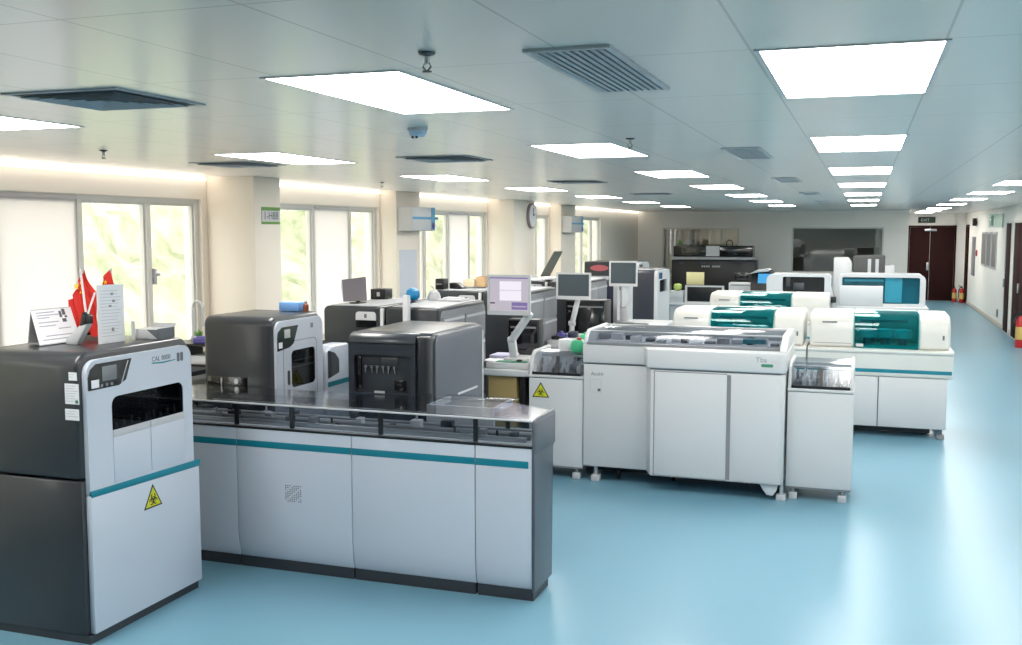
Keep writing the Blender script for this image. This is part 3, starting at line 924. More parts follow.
# ------------------------------------------------------------------ white track analyzer in the middle (D)
t = thing('immunoassay_analyzer', 'large white analyzer with angled front doors and a long glass top, centre of the room', 'analyzer', (-1.45, 9.2, 0))
D = t
xl, xr, xb0, xb1 = -2.395, -0.605, -1.81, -1.74
yf, yn, yk = 8.93, 8.75, 9.72
foot = [(xl, yf), (xb0, yf), (xb1, yn), (xr - 0.03, yn), (xr, yn + 0.03), (xr, yk), (xl, yk)]
part('lower_body', MB().prism(foot, 'z', 0.145, 1.085, 0.008), W, t)
band = [(xl - 0.004, yf - 0.02), (xb0 - 0.02, yf - 0.02), (xb1 - 0.03, yn - 0.02), (xr - 0.03, yn - 0.022), (xr + 0.012, yn + 0.02), (xr + 0.012, yk), (xl - 0.004, yk)]
part('underside_shade', MB().box(xl + 0.05, xr - 0.04, yf + 0.36, yk - 0.14, 0.03, 0.15), PL, t)  # dark block added to deepen the shade beneath the analyzer, no machine part
part('upper_band', MB().prism(band, 'z', 1.10, 1.268, 0.012, 3), W, t)
part('shadow_gap', MB().prism([(u * 0.998 - 0.002, v + 0.01) for u, v in foot], 'z', 1.08, 1.105), GREY, t)
part('door', MB().box(-1.70, -1.083, yn - 0.006, yn + 0.01, 0.16, 1.068, 0.004), W, t)
part('door', MB().box(-1.048, -0.64, yn - 0.006, yn + 0.01, 0.16, 1.075, 0.004), W, t)
part('door_gap', MB().box(-1.083, -1.048, yn - 0.001, yn + 0.02, 0.16, 1.068), GREY, t)
part('door_frame_line', MB().plate([(-1.712, 0.15), (-1.083, 0.15), (-1.083, 1.078), (-1.712, 1.078)], [[(-1.704, 0.154), (-1.087, 0.154), (-1.087, 1.07), (-1.704, 1.07)]], 'y', yn - 0.001, yn), GREY, t)
# glass canopy: sloping front, flat top
gl = [(yf - 0.02, 1.268), (yf + 0.06, 1.345), (yf + 0.13, 1.378), (yk - 0.05, 1.378), (yk - 0.05, 1.370), (yf + 0.135, 1.370), (yf + 0.068, 1.339), (yf - 0.008, 1.268)]
part('canopy_glass', MB().prism(gl, 'x', xl + 0.03, xr - 0.05), SMOKE, t)
endp = [(yn + 0.01, 1.262), (yn + 0.03, 1.29), (yf + 0.05, 1.36), (yf + 0.13, 1.395), (yk, 1.395), (yk, 1.262)]
part('canopy_end', MB().prism(endp, 'x', xr - 0.05, xr + 0.008, 0.012, 3), W, t)
part('canopy_end', MB().prism([(y if y > yf else yf - 0.012, z) for y, z in endp[1:]] + [(yf - 0.012, 1.262)], 'x', xl, xl + 0.035, 0.01, 3), W, t)
part('canopy_rim', MB().box(xl + 0.035, xr - 0.05, yf - 0.022, yf - 0.004, 1.268, 1.292, 0.003), GREY, t)
part('canopy_front_bar', MB().box(xl + 0.035, xr - 0.05, yf + 0.115, yf + 0.14, 1.374, 1.386, 0.003), MET, t)
part('canopy_rear_bar', MB().box(xl + 0.035, xr - 0.05, yk - 0.07, yk - 0.04, 1.37, 1.392, 0.003), MET, t)
part('work_deck', MB().box(xl + 0.04, xr - 0.055, yf + 0.0, yk - 0.02, 1.266, 1.278), LG, t)
part('deck_back', MB().box(xl + 0.04, xr - 0.055, yk - 0.04, yk - 0.01, 1.278, 1.368), LG, t)
rnd = random.Random(5)
for i in range(15):
    x = xl + 0.10 + i * 0.112
    w = rnd.uniform(0.025, 0.05)
    h = rnd.uniform(0.02, 0.065)
    y = yf + rnd.uniform(0.12, 0.4)
    part('deck_module', MB().box(x - w, x + w, y, y + 0.12, 1.278, 1.278 + h, 0.005), (GREY, LG, MET2, W, DK2)[i % 5], t)
part('deck_rail', MB().box(xl + 0.05, xr - 0.07, yf + 0.06, yf + 0.075, 1.29, 1.30, 0.002), W, t)
part('blue_tray', MB().box(-1.0, -0.8, yf + 0.2, yf + 0.28, 1.30, 1.34, 0.004), TEAL, t)
text('lettering', 'AcuHr', 0.045, (-2.325, yf - 0.001, 0.985), FRONT, GREY, t)
lb = part('info_label', MB().plate([(-2.335, 0.83), (-2.225, 0.83), (-2.225, 0.95), (-2.335, 0.95)], [[(-2.331, 0.834), (-2.229, 0.834), (-2.229, 0.946), (-2.331, 0.946)]], 'y', yf - 0.001, yf), LG, t)
part('label_mark', MB().box(-2.262, -2.235, yf - 0.0015, yf, 0.84, 0.866), SEAM, lb)
text('lettering', 'Tba', 0.06, (-0.845, yn - 0.0225, 1.192), FRONT, GREY, t)
text('lettering', 'ca', 0.05, (-0.715, yn - 0.0225, 1.185), FRONT, LG, t)
part('green_badge', MB().prism(rr(-0.80, -0.70, 1.152, 1.178, 0.012, 4), 'y', yn - 0.0235, yn - 0.0215), DGREEN, t)
for x, y in ((-2.29, 9.0), (-0.62, 8.84), (-0.65, 9.62), (-2.29, 9.62)):
    f = part('foot', MB().cyl((x, y, 0.04), (x, y, 0.15), 0.016).box(x - 0.04, x + 0.04, y - 0.04, y + 0.04, 0, 0.055, 0.006), LG, t)
for x, y in ((-2.10, 9.12), (-1.6, 9.2), (-0.95, 9.3)):
    w = part('caster', MB().cyl((x - 0.015, y, 0.055), (x + 0.015, y, 0.055), 0.055, n=20), BK, t)
    part('caster_fork', MB().box(x - 0.022, x + 0.022, y - 0.02, y + 0.02, 0.085, 0.15, 0.004), MET2, w)
part('level_bracket', MB().prism([(-0.80, 0.15), (-0.64, 0.15), (-0.655, 0.09), (-0.685, 0.045), (-0.735, 0.045), (-0.77, 0.09)], 'y', yn + 0.03, yn + 0.06, 0.006), W, t)


def side_unit(x0, x1, y0, label, biohz, sp):
    t = thing('sample_loader', label, 'lab module', ((x0 + x1) / 2, y0 + 0.35, 0))
    y1 = y0 + 0.62
    part('cabinet', MB().box(x0, x1, y0, y1, 0.115, 0.935, 0.008), W, t)
    part('top_ledge', MB().box(x0 - 0.004, x1 + 0.004, y0 - 0.012, y1, 0.94, 0.965, 0.006), W, t)
    part('bottom_rail', MB().box(x0 + 0.004, x1 - 0.004, y0 + 0.01, y1, 0.10, 0.118), GREY, t)
    part('deck', MB().box(x0 + 0.02, x1 - 0.02, y0 + 0.02, y1 - 0.02, 0.965, 0.975), DK2, t)
    gp = [(y0 + 0.005, 0.965), (y0 + 0.07, 1.13), (y0 + 0.13, 1.16), (y1 - 0.02, 1.16), (y1 - 0.02, 1.153), (y0 + 0.133, 1.153), (y0 + 0.077, 1.127), (y0 + 0.013, 0.965)]
    part('glass_cover', MB().prism(gp, 'x', x0 + 0.02, x1 - 0.02), SMOKE, t)
    ep = [(y0 - 0.006, 0.96), (y0 + 0.06, 1.14), (y0 + 0.125, 1.18), (y1, 1.18), (y1, 0.96)]
    if sp == 'l':
        part('cover_end', MB().prism(ep, 'x', x0, x0 + 0.03, 0.012, 3), W, t)
    else:
        part('cover_end', MB().prism(ep, 'x', x0 + 0.0, x0 + 0.028, 0.01, 3), W, t)
        part('cover_end', MB().prism(ep, 'x', x1 - 0.028, x1, 0.01, 3), W, t)
    part('cover_frame', MB().box(x0 + 0.03, x1 - 0.03, y0 - 0.002, y0 + 0.014, 0.965, 0.99, 0.002).bar(((x0 + x1) / 2, y0 + 0.008, 0.97), ((x0 + x1) / 2, y0 + 0.075, 1.133), 0.03, 0.012), BK, t)
    for i in range(8):
        x = x0 + 0.07 + (x1 - x0 - 0.14) * i / 7
        part('tube_rack', MB().box(x - 0.018, x + 0.018, y0 + 0.09, y0 + 0.4, 0.975, 1.02 + 0.03 * (i % 2), 0.003).cyl((x, y0 + .13, 1.02), (x, y0 + .13, 1.09), .01, n=8).cyl((x, y0 + .2, 1.02), (x, y0 + .2, 1.1), .01, n=8), (GREY, W, LG)[i % 3], t)
    part('transport_rail', MB().box(x0 + 0.03, x1 - 0.03, y0 + 0.3, y0 + 0.33, 1.1, 1.12, 0.002).box(x0 + 0.03, x1 - 0.03, y0 + 0.42, y0 + 0.45, 1.12, 1.14, 0.002), LG, t)
    for x, y in ((x0 + 0.06, y0 + 0.06), (x1 - 0.07, y0 + 0.06), (x1 - 0.07, y1 - 0.07), (x0 + 0.06, y1 - 0.07)):
        part('foot', MB().cyl((x, y, 0.05), (x, y, 0.105), 0.014).box(x - 0.035, x + 0.035, y - 0.035, y + 0.035, 0, 0.06, 0.006), LG, t)
    if biohz:
        biohazard(t, 'y', y0, -1, x0 + 0.115, 0.825, 0.155)
    return t


DL = side_unit(-2.925, -2.405, 8.95, 'white sample loader with biohazard sticker joined to the left of the central analyzer', True, 'l')
DR = side_unit(-0.588, -0.055, 8.88, 'white sample loader joined to the right end of the central analyzer', False, 'r')

# ------------------------------------------------------------------ white analyzers with teal covers (E)
def teal_analyzer(x0, x1, y0, c0, c1, label, gl=TEALGL, door_x=(), leg=True, group='analyzers with teal covers', rightend=True):
    t = thing('chemistry_analyzer', label, 'analyzer', ((x0 + x1) / 2, y0 + 0.4, 0), group)
    y1 = y0 + 0.85
    part('lower_cabinet', MB().box(x0 + 0.02, x1 - 0.05, y0 + 0.02, y1, 0.115, 0.675, 0.008), W, t)
    part('underside_shade', MB().box(x0 + 0.2, x1 - 0.2, y0 + 0.25, y1 - 0.1, 0.03, 0.12), PL, t)  # added dark filler, stands in for shade below the cabinet
    part('front_band', MB().prism([(y0 + 0.012, 0.68), (y0, 0.71), (y0, 0.93), (y0 - 0.02, 0.95), (y0 - 0.02, 0.975), (y0 + 0.02, 0.985), (y1, 0.985), (y1, 0.68)], 'x', x0, x1, 0.006), WP, t)
    part('stripe', MB().box(x0 + 0.005, x1 - 0.012, y0 - 0.003, y0 + 0.004, 0.725, 0.765, 0.001), TEAL, t)
    for d in door_x:
        part('door_seam', MB().box(d - 0.006, d + 0.006, y0 + 0.017, y0 + 0.022, 0.12, 0.675), SEAM, t)
    hood = [(y0 + 0.05, 0.985), (y0 + 0.05, 1.17), (y0 + 0.062, 1.24), (y0 + 0.10, 1.31), (y0 + 0.16, 1.35), (y0 + 0.24, 1.37), (y1 - 0.05, 1.37), (y1, 1.32), (y1, 0.985)]
    part('left_hood', MB().prism(hood, 'x', x0 + 0.015, c0, 0.035, 4), WP, t)
    part('right_hood', MB().prism(hood, 'x', c1, x1 - 0.035, 0.045, 4), WP, t)
    part('hood_back', MB().box(c0, c1, y0 + 0.55, y1, 0.985, 1.365, 0.01), WP, t)
    part('chamber_floor', MB().box(c0, c1, y0 + 0.06, y0 + 0.56, 0.986, 1.01), WP, t)
    shell = [(y0 + 0.048, 0.99), (y0 + 0.048, 1.17), (y0 + 0.06, 1.242), (y0 + 0.098, 1.313), (y0 + 0.158, 1.353), (y0 + 0.24, 1.374), (y0 + 0.58, 1.374)]
    inner = [(y + 0.008, z - 0.006) for y, z in shell[::-1]]
    part('cover', MB().prism(shell + inner, 'x', c0 + 0.004, c1 - 0.004), gl, t)
    part('cover_tab', MB().box(c0 + 0.02, c0 + 0.10, y0 + 0.035, y0 + 0.05, 1.0, 1.035, 0.008), W, t)
    for k in range(3):
        x = c0 + (c1 - c0) * (0.22 + 0.27 * k)
        part('reagent_disk', MB().lathe([(0, 0.05), (0.04, 0.05), (0.10, 0.04), (0.105, 0.0), (0.1, -0.05), (0, -0.05)], (x, y0 + 0.28 + 0.04 * (k % 2), 1.14), 20), W, t)
        part('disk_pedestal', MB().cyl((x, y0 + 0.28 + 0.04 * (k % 2), 1.01), (x, y0 + 0.28 + 0.04 * (k % 2), 1.09), .05), GREY, t)
    part('probe_arm', MB().box(c0 + 0.06, c1 - 0.1, y0 + 0.4, y0 + 0.44, 1.25, 1.28, .006).cyl((c0 + 0.2, y0 + .42, 1.01), (c0 + .2, y0 + .42, 1.25), .02), GREY, t)
    part('name_slot', MB().box(x0 + 0.15, x0 + 0.31, y0 + 0.046 + 0.012, y0 + 0.08, 1.262, 1.275), GREY, t)
    part('hood_seam', MB().box(x0 + 0.06, c0 - 0.03, y0 + 0.047, y0 + 0.052, 1.03, 1.036), GREY, t)
    part('side_button', MB().box(x1 - 0.115, x1 - 0.095, y0 + 0.044, y0 + 0.052, 1.10, 1.15, .003), SEAM, t)
    if leg:
        for x in (x0 + 0.12, x1 - 0.10):
            for y in (y0 + 0.1, y1 - 0.1):
                part('foot', MB().cyl((x, y, 0.04), (x, y, 0.12), 0.02).box(x - 0.04, x + 0.04, y - 0.04, y + 0.04, 0, 0.05, .005), GREY, t)
    return t


teal_analyzer(-0.585, 0.94, 11.95, -0.09, 0.585, 'large white analyzer with teal cover at the right end of the nearest teal row', door_x=(0.18,))
e2 = teal_analyzer(-2.15, -0.60, 11.95, -1.69, -0.975, 'white analyzer with teal cover directly behind the central analyzer')
teal_analyzer(-2.19, -0.44, 15.25, -1.73, -1.0, 'white analyzer with teal cover in the second teal row, behind the first')

# far row: blue-window analyzer and white one with dark opening
t = thing('chemistry_analyzer', 'far white analyzer with a bright blue glass window beside the aisle', 'analyzer', (0.3, 20.8, 0))
x0, x1, y0, y1 = -0.46, 1.08, 20.4, 21.3
part('base_cabinet', MB().box(x0, x1, y0, y1, 0.1, 0.79, 0.01), W, t)
part('ledge', MB().box(x0 - 0.03, x1 + 0.06, y0 - 0.08, y1, 0.79, 0.86, 0.01), W, t)
win = rr(x0 + 0.06, x1 - 0.10, 0.92, 1.41, 0.03, 3)
part('hood', MB().plate(rr(x0, x1, 0.86, 1.47, (0, 0, 0.12, 0.08), 6), [win], 'y', y0, y0 + 0.12), W, t)
part('hood_body', MB().prism(rr(x0, x1, 0.86, 1.465, (0, 0, 0.12, 0.08), 6), 'y', y0 + 0.12, y1, 0.01), W, t)
part('chamber_back', MB().box(x0 + 0.06, x1 - .1, y0 + 0.115, y0 + 0.119, 0.92, 1.41), GREY, t)
part('window_glass', MB().box(x0 + 0.06, x1 - 0.10, y0 + 0.01, y0 + 0.018, 0.92, 1.41), BLUEGL, t)
part('white_panel', MB().box(x0 + 0.02, x0 + 0.80, y0 - 0.03, y0 + 0.01, 0.87, 1.25, 0.015), W, t)
part('inner_light_panel', MB().box(x0 + 0.83, x0 + 1.13, y0 + 0.03, y0 + 0.11, 0.94, 1.40), W, t)
part('inner_strip', MB().box(x0 + 0.1, x0 + 0.8, y0 + 0.05, y0 + 0.11, 1.33, 1.37), W, t)
part('foot', MB().box(x0 + .05, x1 - .05, y0 + .06, y1 - .05, 0, .1), PL, t)

t = thing('chemistry_analyzer', 'far white analyzer with a dark open front left of the blue-window analyzer', 'analyzer', (-1.2, 20.8, 0))
x0, x1 = -1.80, -0.60
win = rr(x0 + 0.30, x1 - 0.12, 1.10, 1.40, 0.03, 3)
part('base_cabinet', MB().box(x0, x1, y0, y1, 0.1, 0.92, 0.01), W, t)
part('hood', MB().plate(rr(x0, x1, 0.92, 1.45, (0, 0, 0.1, 0.12), 6), [win], 'y', y0, y0 + 0.15), W, t)
part('hood_body', MB().prism(rr(x0, x1, 0.92, 1.445, (0, 0, 0.1, 0.12), 6), 'y', y0 + 0.15, y1, 0.01), W, t)
part('chamber_back', MB().box(x0 + .30, x1 - .12, y0 + .145, y0 + .149, 1.1, 1.4), BK, t)
part('probe_head', MB().box(x0 + .36, x0 + .44, y0 + .05, y0 + .12, 1.2, 1.38, .01).box(x0 + .5, x0 + .7, y0 + .06, y0 + .12, 1.15, 1.28, .01), MET2, t)
part('side_step', MB().prism([(x1 - 0.02, 0.95), (x1 - 0.02, 1.22), (x1 + 0.02, 1.18), (x1 + 0.04, 1.08), (x1 + 0.06, 1.0), (x1 + 0.06, 0.95)], 'y', y0 + .02, y1 - .2, .01), W, t)
part('dark_tray', MB().box(x1 - .02, x1 + .10, y0 - 0.1, y0 + .15, .92, 1.03, .01), BK, t)
part('foot', MB().box(x0 + .05, x1 - .05, y0 + .06, y1 - .05, 0, .1), PL, t)

t = thing('storage_module', 'dark grey far module with two white vertical strips, in front of the dark back window', 'lab module', (-0.1, 24.3, 0))
part('tower', MB().box(-0.25, 0.42, 24.0, 24.8, 0.0, 1.73, 0.015), mat('mid_dark_grey', (74, 74, 74), .5), t)
part('white_strip', MB().box(0.06, 0.13, 23.99, 24.0, 1.3, 1.66), W, t)
part('white_strip', MB().box(0.22, 0.29, 23.99, 24.0, 1.3, 1.66), W, t)
part('white_side', MB().prism([(-0.66, 0.0), (-0.27, 0.0), (-0.27, 1.56), (-0.36, 1.68), (-0.66, 1.68)], 'y', 24.0, 24.8, 0.015), W, t)
part('right_box', MB().box(0.42, 0.62, 24.0, 24.7, 0.0, 1.52, 0.015), W, t)

# ------------------------------------------------------------------ black equipment at the back wall
t = thing('refrigerated_storage', 'long black equipment cabinet with a white ledge below the back window', 'cabinet', (-3.95, 28.9, 0))
x0, x1, y0, y1 = -5.12, -2.82, 28.5, 29.3
part('lower_cabinet', MB().box(x0, x1, y0, y1, 0.05, 1.46, 0.02), BK, t)
part('ledge', MB().box(x0 + 0.02, x1 - 0.05, y0 - 0.08, y1, 1.48, 1.56, 0.015), LG, t)
part('upper_panel', MB().box(x0 + 0.05, x1 - 0.08, y0 + 0.02, y1 - 0.2, 1.56, 1.87, 0.015), BG, t)
part('paper_notice', MB().box(-4.17, -3.8, y0 + 0.01, y0 + 0.02, 1.58, 1.86), PAPER, t)
mb = MB()
for i in range(9):
    if i != 4:
        mb.box(-4.28 + i * 0.058, -4.28 + i * 0.058 + 0.04, y0 - 0.004, y0, 1.27, 1.32)
part('front_lettering', mb, LG, t)
part('arch_handle', MB().tube([(-3.62, y0 + 0.1, 1.87), (-3.62, y0 + 0.1, 1.97), (-3.57, y0 + 0.1, 2.02), (-3.5, y0 + 0.1, 2.02), (-3.46, y0 + 0.1, 1.97), (-3.46, y0 + 0.1, 1.87)], 0.018, 6), BK, t)
part('inlet_column', MB().cyl((-4.68, y0 + .1, 1.87), (-4.68, y0 + .1, 2.03), .04, n=10), LG, t)
for x in (-4.9, -4.3, -3.3, -2.95):
    part('indicator', MB().box(x, x + 0.12, y0 - 0.005, y0, 1.36, 1.42), NAVY, t)
for x in (x0 + .1, x1 - .1):
    part('foot', MB().box(x - .05, x + .05, y0 + .1, y1 - .1, 0, .05), PL, t)

# far bench in front of it, with its clutter
t = thing('lab_bench', 'low white bench in front of the black equipment cabinet', 'bench', (-3.2, 24.4, 0))
part('bench_top', MB().box(-4.4, -1.9, 24.05, 24.8, 0.53, 0.58, .006), W, t)
part('bench_body', MB().box(-4.36, -1.94, 24.1, 24.78, 0.08, 0.53), LG, t)
part('kick', MB().box(-4.3, -2.0, 24.16, 24.75, 0, 0.08), PL, t)
solo('bench_divider', MB().box(-3.99, -3.1, 24.112, 24.135, 0.582, 0.985, .004), BK, 'black low divider panel with a white rim on the far bench', 'divider', (-3.5, 24.12, 0.582))
part('rim', MB().plate([(-4.0, 0.582), (-3.09, 0.582), (-3.09, 1.0), (-4.0, 1.0)], [[(-3.95, 0.62), (-3.14, 0.62), (-3.14, 0.965), (-3.95, 0.965)]], 'y', 24.1, 24.14), W, bpy.data.objects['bench_divider']).data.transform(Matrix.Translation((3.5, -24.12, -0.582)))
solo('storage_box', MB().box(-4.38, -4.04, 24.08, 24.5, 0.582, 0.86, .01, 3).box(-4.36, -4.06, 24.075, 24.08, 0.66, 0.80, .002), LG, 'light grey storage box under the yellow-green fruit on the far bench', 'box', (-4.2, 24.3, 0.582))
t = thing('notice_board', 'pale yellow notice sheet on a stand behind the dark divider', 'notice', (-3.8, 24.4, 0.58))
part('sheet', MB().box(-4.02, -3.6, 24.4, 24.41, 1.0, 1.3, .002), YPAP, t)
part('stand', MB().box(-3.9, -3.72, 24.34, 24.5, 0.582, 0.597, .003).box(-3.83, -3.79, 24.41, 24.43, 0.59, 1.1), BK, t)
t = thing('printer', 'white box-shaped printer on the far bench beside the dark divider', 'printer', (-2.72, 24.4, 0.58))
part('body', MB().box(-3.0, -2.44, 24.2, 24.6, 0.582, 1.075, .02, 3), W, t)
part('paper_slot', MB().box(-2.95, -2.49, 24.195, 24.2, 1.01, 1.03), GREY, t)
t = thing('computer_monitor', 'small black monitor seen on the far bench behind the white printer', 'monitor', (-2.75, 24.72, 0.58), 'computer monitors')
part('screen', MB().box(-2.93, -2.59, 24.7, 24.74, 1.08, 1.29, .006), BG, t)
part('stand', MB().box(-2.79, -2.73, 24.71, 24.74, 0.59, 1.1).box(-2.88, -2.64, 24.66, 24.79, .582, .597, .003), BK, t)
t = thing('touch_analyzer', 'dark instrument with an open white lid and glowing blue screen near the back wall', 'instrument', (-2.2, 23.9, 0))
part('body', MB().prism([(23.6, 0.0), (23.6, 1.05), (23.75, 1.36), (24.0, 1.4), (24.0, 0.0)], 'x', -2.44, -1.98, 0.015), BK, t)
part('screen', MB().slab([(-2.28, 23.615, 1.1), (-2.0, 23.615, 1.1), (-2.0, 23.72, 1.31), (-2.28, 23.72, 1.31)], -0.006), SCRBLUE, t)
part('lid', MB().prism([(-2.5, 1.30), (-2.3, 1.40), (-2.05, 1.43), (-2.0, 1.41), (-2.05, 1.36), (-2.3, 1.34)], 'y', 23.62, 24.0, 0.008), W, t)
t = thing('green_apple', 'yellow-green fruit lying on the far bench beside the yellow notice', 'fruit', (-4.18, 24.15, 0.87))
part('flesh', MB().lathe([(0, .02), (.04, 0), (.08, .02), (.1, .08), (.085, .15), (.03, .165), (0, .15)], (-4.18, 24.15, 0.87)), mat('yellow_green', (180, 200, 110), .4), t)
part('stem', MB().cyl((-4.18, 24.15, 1.02), (-4.17, 24.15, 1.06), .008, n=6), BROWN, t)
# cluttered things on the black cabinet
for i, (x, h, m) in enumerate(((-4.95, 0.16, LEAF), (-4.8, 0.1, W), (-4.55, 0.14, GREY))):
    solo('bottle', MB().lathe([(0, 0), (0.05, 0), (0.05, h * 0.6), (0.02, h * 0.8), (0.02, h), (0, h)], (x, 28.85, 1.874), 12), m, ['green bottle at the left end on top of the black equipment', 'white bottle on the black equipment beside the green one', 'grey bottle on the black equipment right of the white one'][i], 'bottle', (x, 28.85, 1.87), 'bottles on the black equipment')

# ------------------------------------------------------------------ workstations along the aisle
def monitor(x0, x1, z0, z1, y, lit, label):
    t = thing('computer_monitor', label, 'monitor', ((x0 + x1) / 2, y, z0), 'computer monitors')
    part('bezel', MB().plate(rr(x0, x1, z0, z1, 0.008, 2), [[(x0 + 0.022, z0 + 0.04), (x1 - 0.022, z0 + 0.04), (x1 - 0.022, z1 - 0.022), (x0 + 0.022, z1 - 0.022)]], 'y', y, y + 0.02), W, t)
    part('back_shell', MB().box(x0 + 0.01, x1 - 0.01, y + 0.02, y + 0.05, z0 + 0.01, z1 - 0.01, 0.012), LG, t)
    s = part('screen', MB().box(x0 + 0.022, x1 - 0.022, y + 0.012, y + 0.018, z0 + 0.04, z1 - 0.022), SCREEN if lit else SCRD, t)
    if lit:
        w, h = x1 - x0, z1 - z0
        for (a, b, c, d, m) in ((0.05, 0.93, 0.905, 0.935, SCRPUR), (0.28, 0.78, 0.36, 0.84, SCRLIT), (0.28, 0.78, 0.60, 0.63, SCRPUR), (0.56, 0.92, 0.14, 0.32, SCRPUR), (0.58, 0.9, 0.2, 0.235, SCREEN), (0.06, 0.17, 0.28, 0.31, BK)):
            part('window_block', MB().box(x0 + a * w, x0 + b * w, y + 0.010, y + 0.0122, z0 + c * h, z0 + d * h), m, s)
        mb = MB()
        for k in range(7):
            mb.box(x0 + w * (0.25 + k * 0.045), x0 + w * (0.253 + k * 0.045), y + 0.0105, y + 0.0122, z0 + 0.15 * h, z0 + 0.34 * h)
        part('table_lines', mb, LG, s)
    return t


def arm(t, pts, base, w=0.06):
    for i in range(len(pts) - 1):
        part('arm', MB().bar(pts[i], pts[i + 1], w, 0.05, 0.01), W, t)
    b = base
    part('base', MB().prism(rr(b[0] - 0.11, b[0] + 0.11, b[1] - 0.08, b[1] + 0.08, 0.03, 4), 'z', b[2], b[2] + 0.025, 0.004), W, t)
    part('hinge', MB().cyl((pts[1][0] - 0.036, pts[1][1], pts[1][2]), (pts[1][0] + 0.036, pts[1][1], pts[1][2]), 0.03), LG, t)


def desk(x0, x1, y0, y1, z, label, tan):
    t = thing('work_desk', label, 'desk', ((x0 + x1) / 2, (y0 + y1) / 2, 0), 'aisle desks')
    part('desk_top', MB().box(x0, x1, y0, y1, z - 0.06, z, 0.01, 3), W, t)
    part('drawer_box', MB().box(x0 + 0.04, x1 - 0.14, y0 + 0.06, y1 - 0.05, 0.35, z - 0.06, 0.006), TAN if tan else LG, t)
    part('leg_frame', MB().box(x1 - 0.10, x1 - 0.05, y0 + 0.05, y1 - 0.05, 0, z - 0.06, 0.006).box(x0 + 0.05, x0 + 0.09, y0 + 0.1, y1 - 0.1, 0, 0.36), BK, t)
    return t


desk(-3.41, -2.945, 9.0, 9.9, 0.985, 'nearest white-topped desk with tan drawers beside the biohazard sample loader', True)
solo('instrument_tray', MB().prism(rr(-3.40, -2.932, 9.06, 9.72, (0.02, 0.10, 0.02, 0.02), 5), 'z', 0.985, 1.045, 0.01, 3), W, 'white rounded instrument tray on the nearest desk under the lit monitor', 'tray', (-3.2, 9.4, 0.985))
m1 = monitor(-3.375, -2.945, 1.50, 1.88, 9.05, True, 'monitor with lit purple-white screen on a bent white arm')
arm(m1, [(-2.97, 9.12, 1.52), (-3.18, 9.2, 1.25), (-3.18, 9.27, 1.075)], (-3.16, 9.28, 1.046), 0.078)
solo('green_pad', MB().box(-3.30, -3.0, 9.075, 9.17, 1.046, 1.052, .002), DGREEN, 'flat green pad at the front of the white instrument tray', 'pad', (-3.15, 9.12, 1.046))
t = thing('computer_mouse', 'black computer mouse on the green pad', 'mouse', (-3.08, 9.12, 1.052))
part('body', MB().ball((-3.08, 9.125, 1.062), 0.03, (1.0, 0.9, 0.45), 3), BK, t)
part('wheel', MB().cyl((-3.083, 9.11, 1.072), (-3.077, 9.11, 1.072), .006, n=10), GREY, t)
solo('paper_sheet', MB().box(-3.46, -3.30, 9.12, 9.32, 1.046, 1.048), PAPER, 'white paper sheet lying left of the green pad', 'paper', (-3.38, 9.2, 1.046))
solo('paper_stack', MB().box(-3.47, -3.24, 9.36, 9.6, 1.046, 1.075, .003), mat('lavender_paper', (196, 196, 222), .8), 'pale lavender paper stack behind the bent monitor arm', 'paper', (-3.35, 9.5, 1.046))


def tower(x0, x1, y0, y1, z0, z1, label):
    t = thing('computer_tower', label, 'computer', ((x0 + x1) / 2, (y0 + y1) / 2, z0), 'black computer towers')
    part('case', MB().box(x0, x1, y0, y1, z0, z1, 0.008), BK, t)
    part('front_bezel', MB().box(x0 + 0.01, x1 - 0.01, y0 - 0.008, y0, z0 + 0.01, z1 - 0.01, 0.004), BG, t)
    part('drive_slot', MB().box(x0 + 0.03, x1 - 0.03, y0 - 0.010, y0 - 0.007, z1 - 0.09, z1 - 0.07), GREY, t)
    part('power_button', MB().cyl((x0 + 0.05, y0 - .007, z1 - .14), (x0 + .05, y0 - .012, z1 - .14), .012, n=12), MET, t)
    return t


tower(-3.41, -3.08, 9.74, 9.9, 0.985, 1.40, 'wide black computer case standing under the lit monitor')

desk(-3.41, -2.93, 10.95, 11.9, 0.99, 'second white desk, below the middle dark-screened monitor', False)
solo('instrument_tray', MB().prism(rr(-3.40, -2.90, 11.0, 11.75, (0.08, 0.03, 0.02, 0.02), 5), 'z', 0.99, 1.05, 0.01, 3), W, 'white instrument tray on the second desk holding purple packages', 'tray', (-3.3, 11.4, 0.99))
m2 = monitor(-3.425, -3.005, 1.49, 1.805, 11.5, False, 'middle dark-screened monitor on a white angled arm')
arm(m2, [(-3.17, 11.56, 1.5), (-3.25, 11.58, 1.2), (-3.26, 11.6, 1.08)], (-3.24, 11.6, 1.051), 0.055)
for i, (x, y, m, lb) in enumerate(((-3.33, 11.4, PURP, 'purple plastic pack on the second tray, left one'), (-3.20, 11.45, NAVY, 'dark navy pack on the second tray beside the purple pack'), (-3.02, 11.35, GREEN, 'pale green pouch on the second tray near the monitor arm'))):
    solo('reagent_pack', MB().box(x - 0.055, x + 0.055, y - 0.05, y + 0.05, 1.051, 1.10 + 0.02 * (i % 2), .012, 3).box(x - .02, x + .02, y - .02, y + .02, 1.09, 1.125, .004), m, lb, 'reagent pack', (x, y, 1.051), 'packs on the second tray')
solo('scanner', MB().prism([(-3.36, 1.051), (-3.25, 1.051), (-3.24, 1.07), (-3.30, 1.10), (-3.37, 1.085)], 'y', 11.12, 11.2, .006), BK, 'black handheld scanner lying on the second tray', 'scanner', (-3.3, 11.15, 1.051))
tower(-3.45, -2.95, 12.0, 12.3, 0.0, 1.45, 'tall black computer case behind the middle monitor')

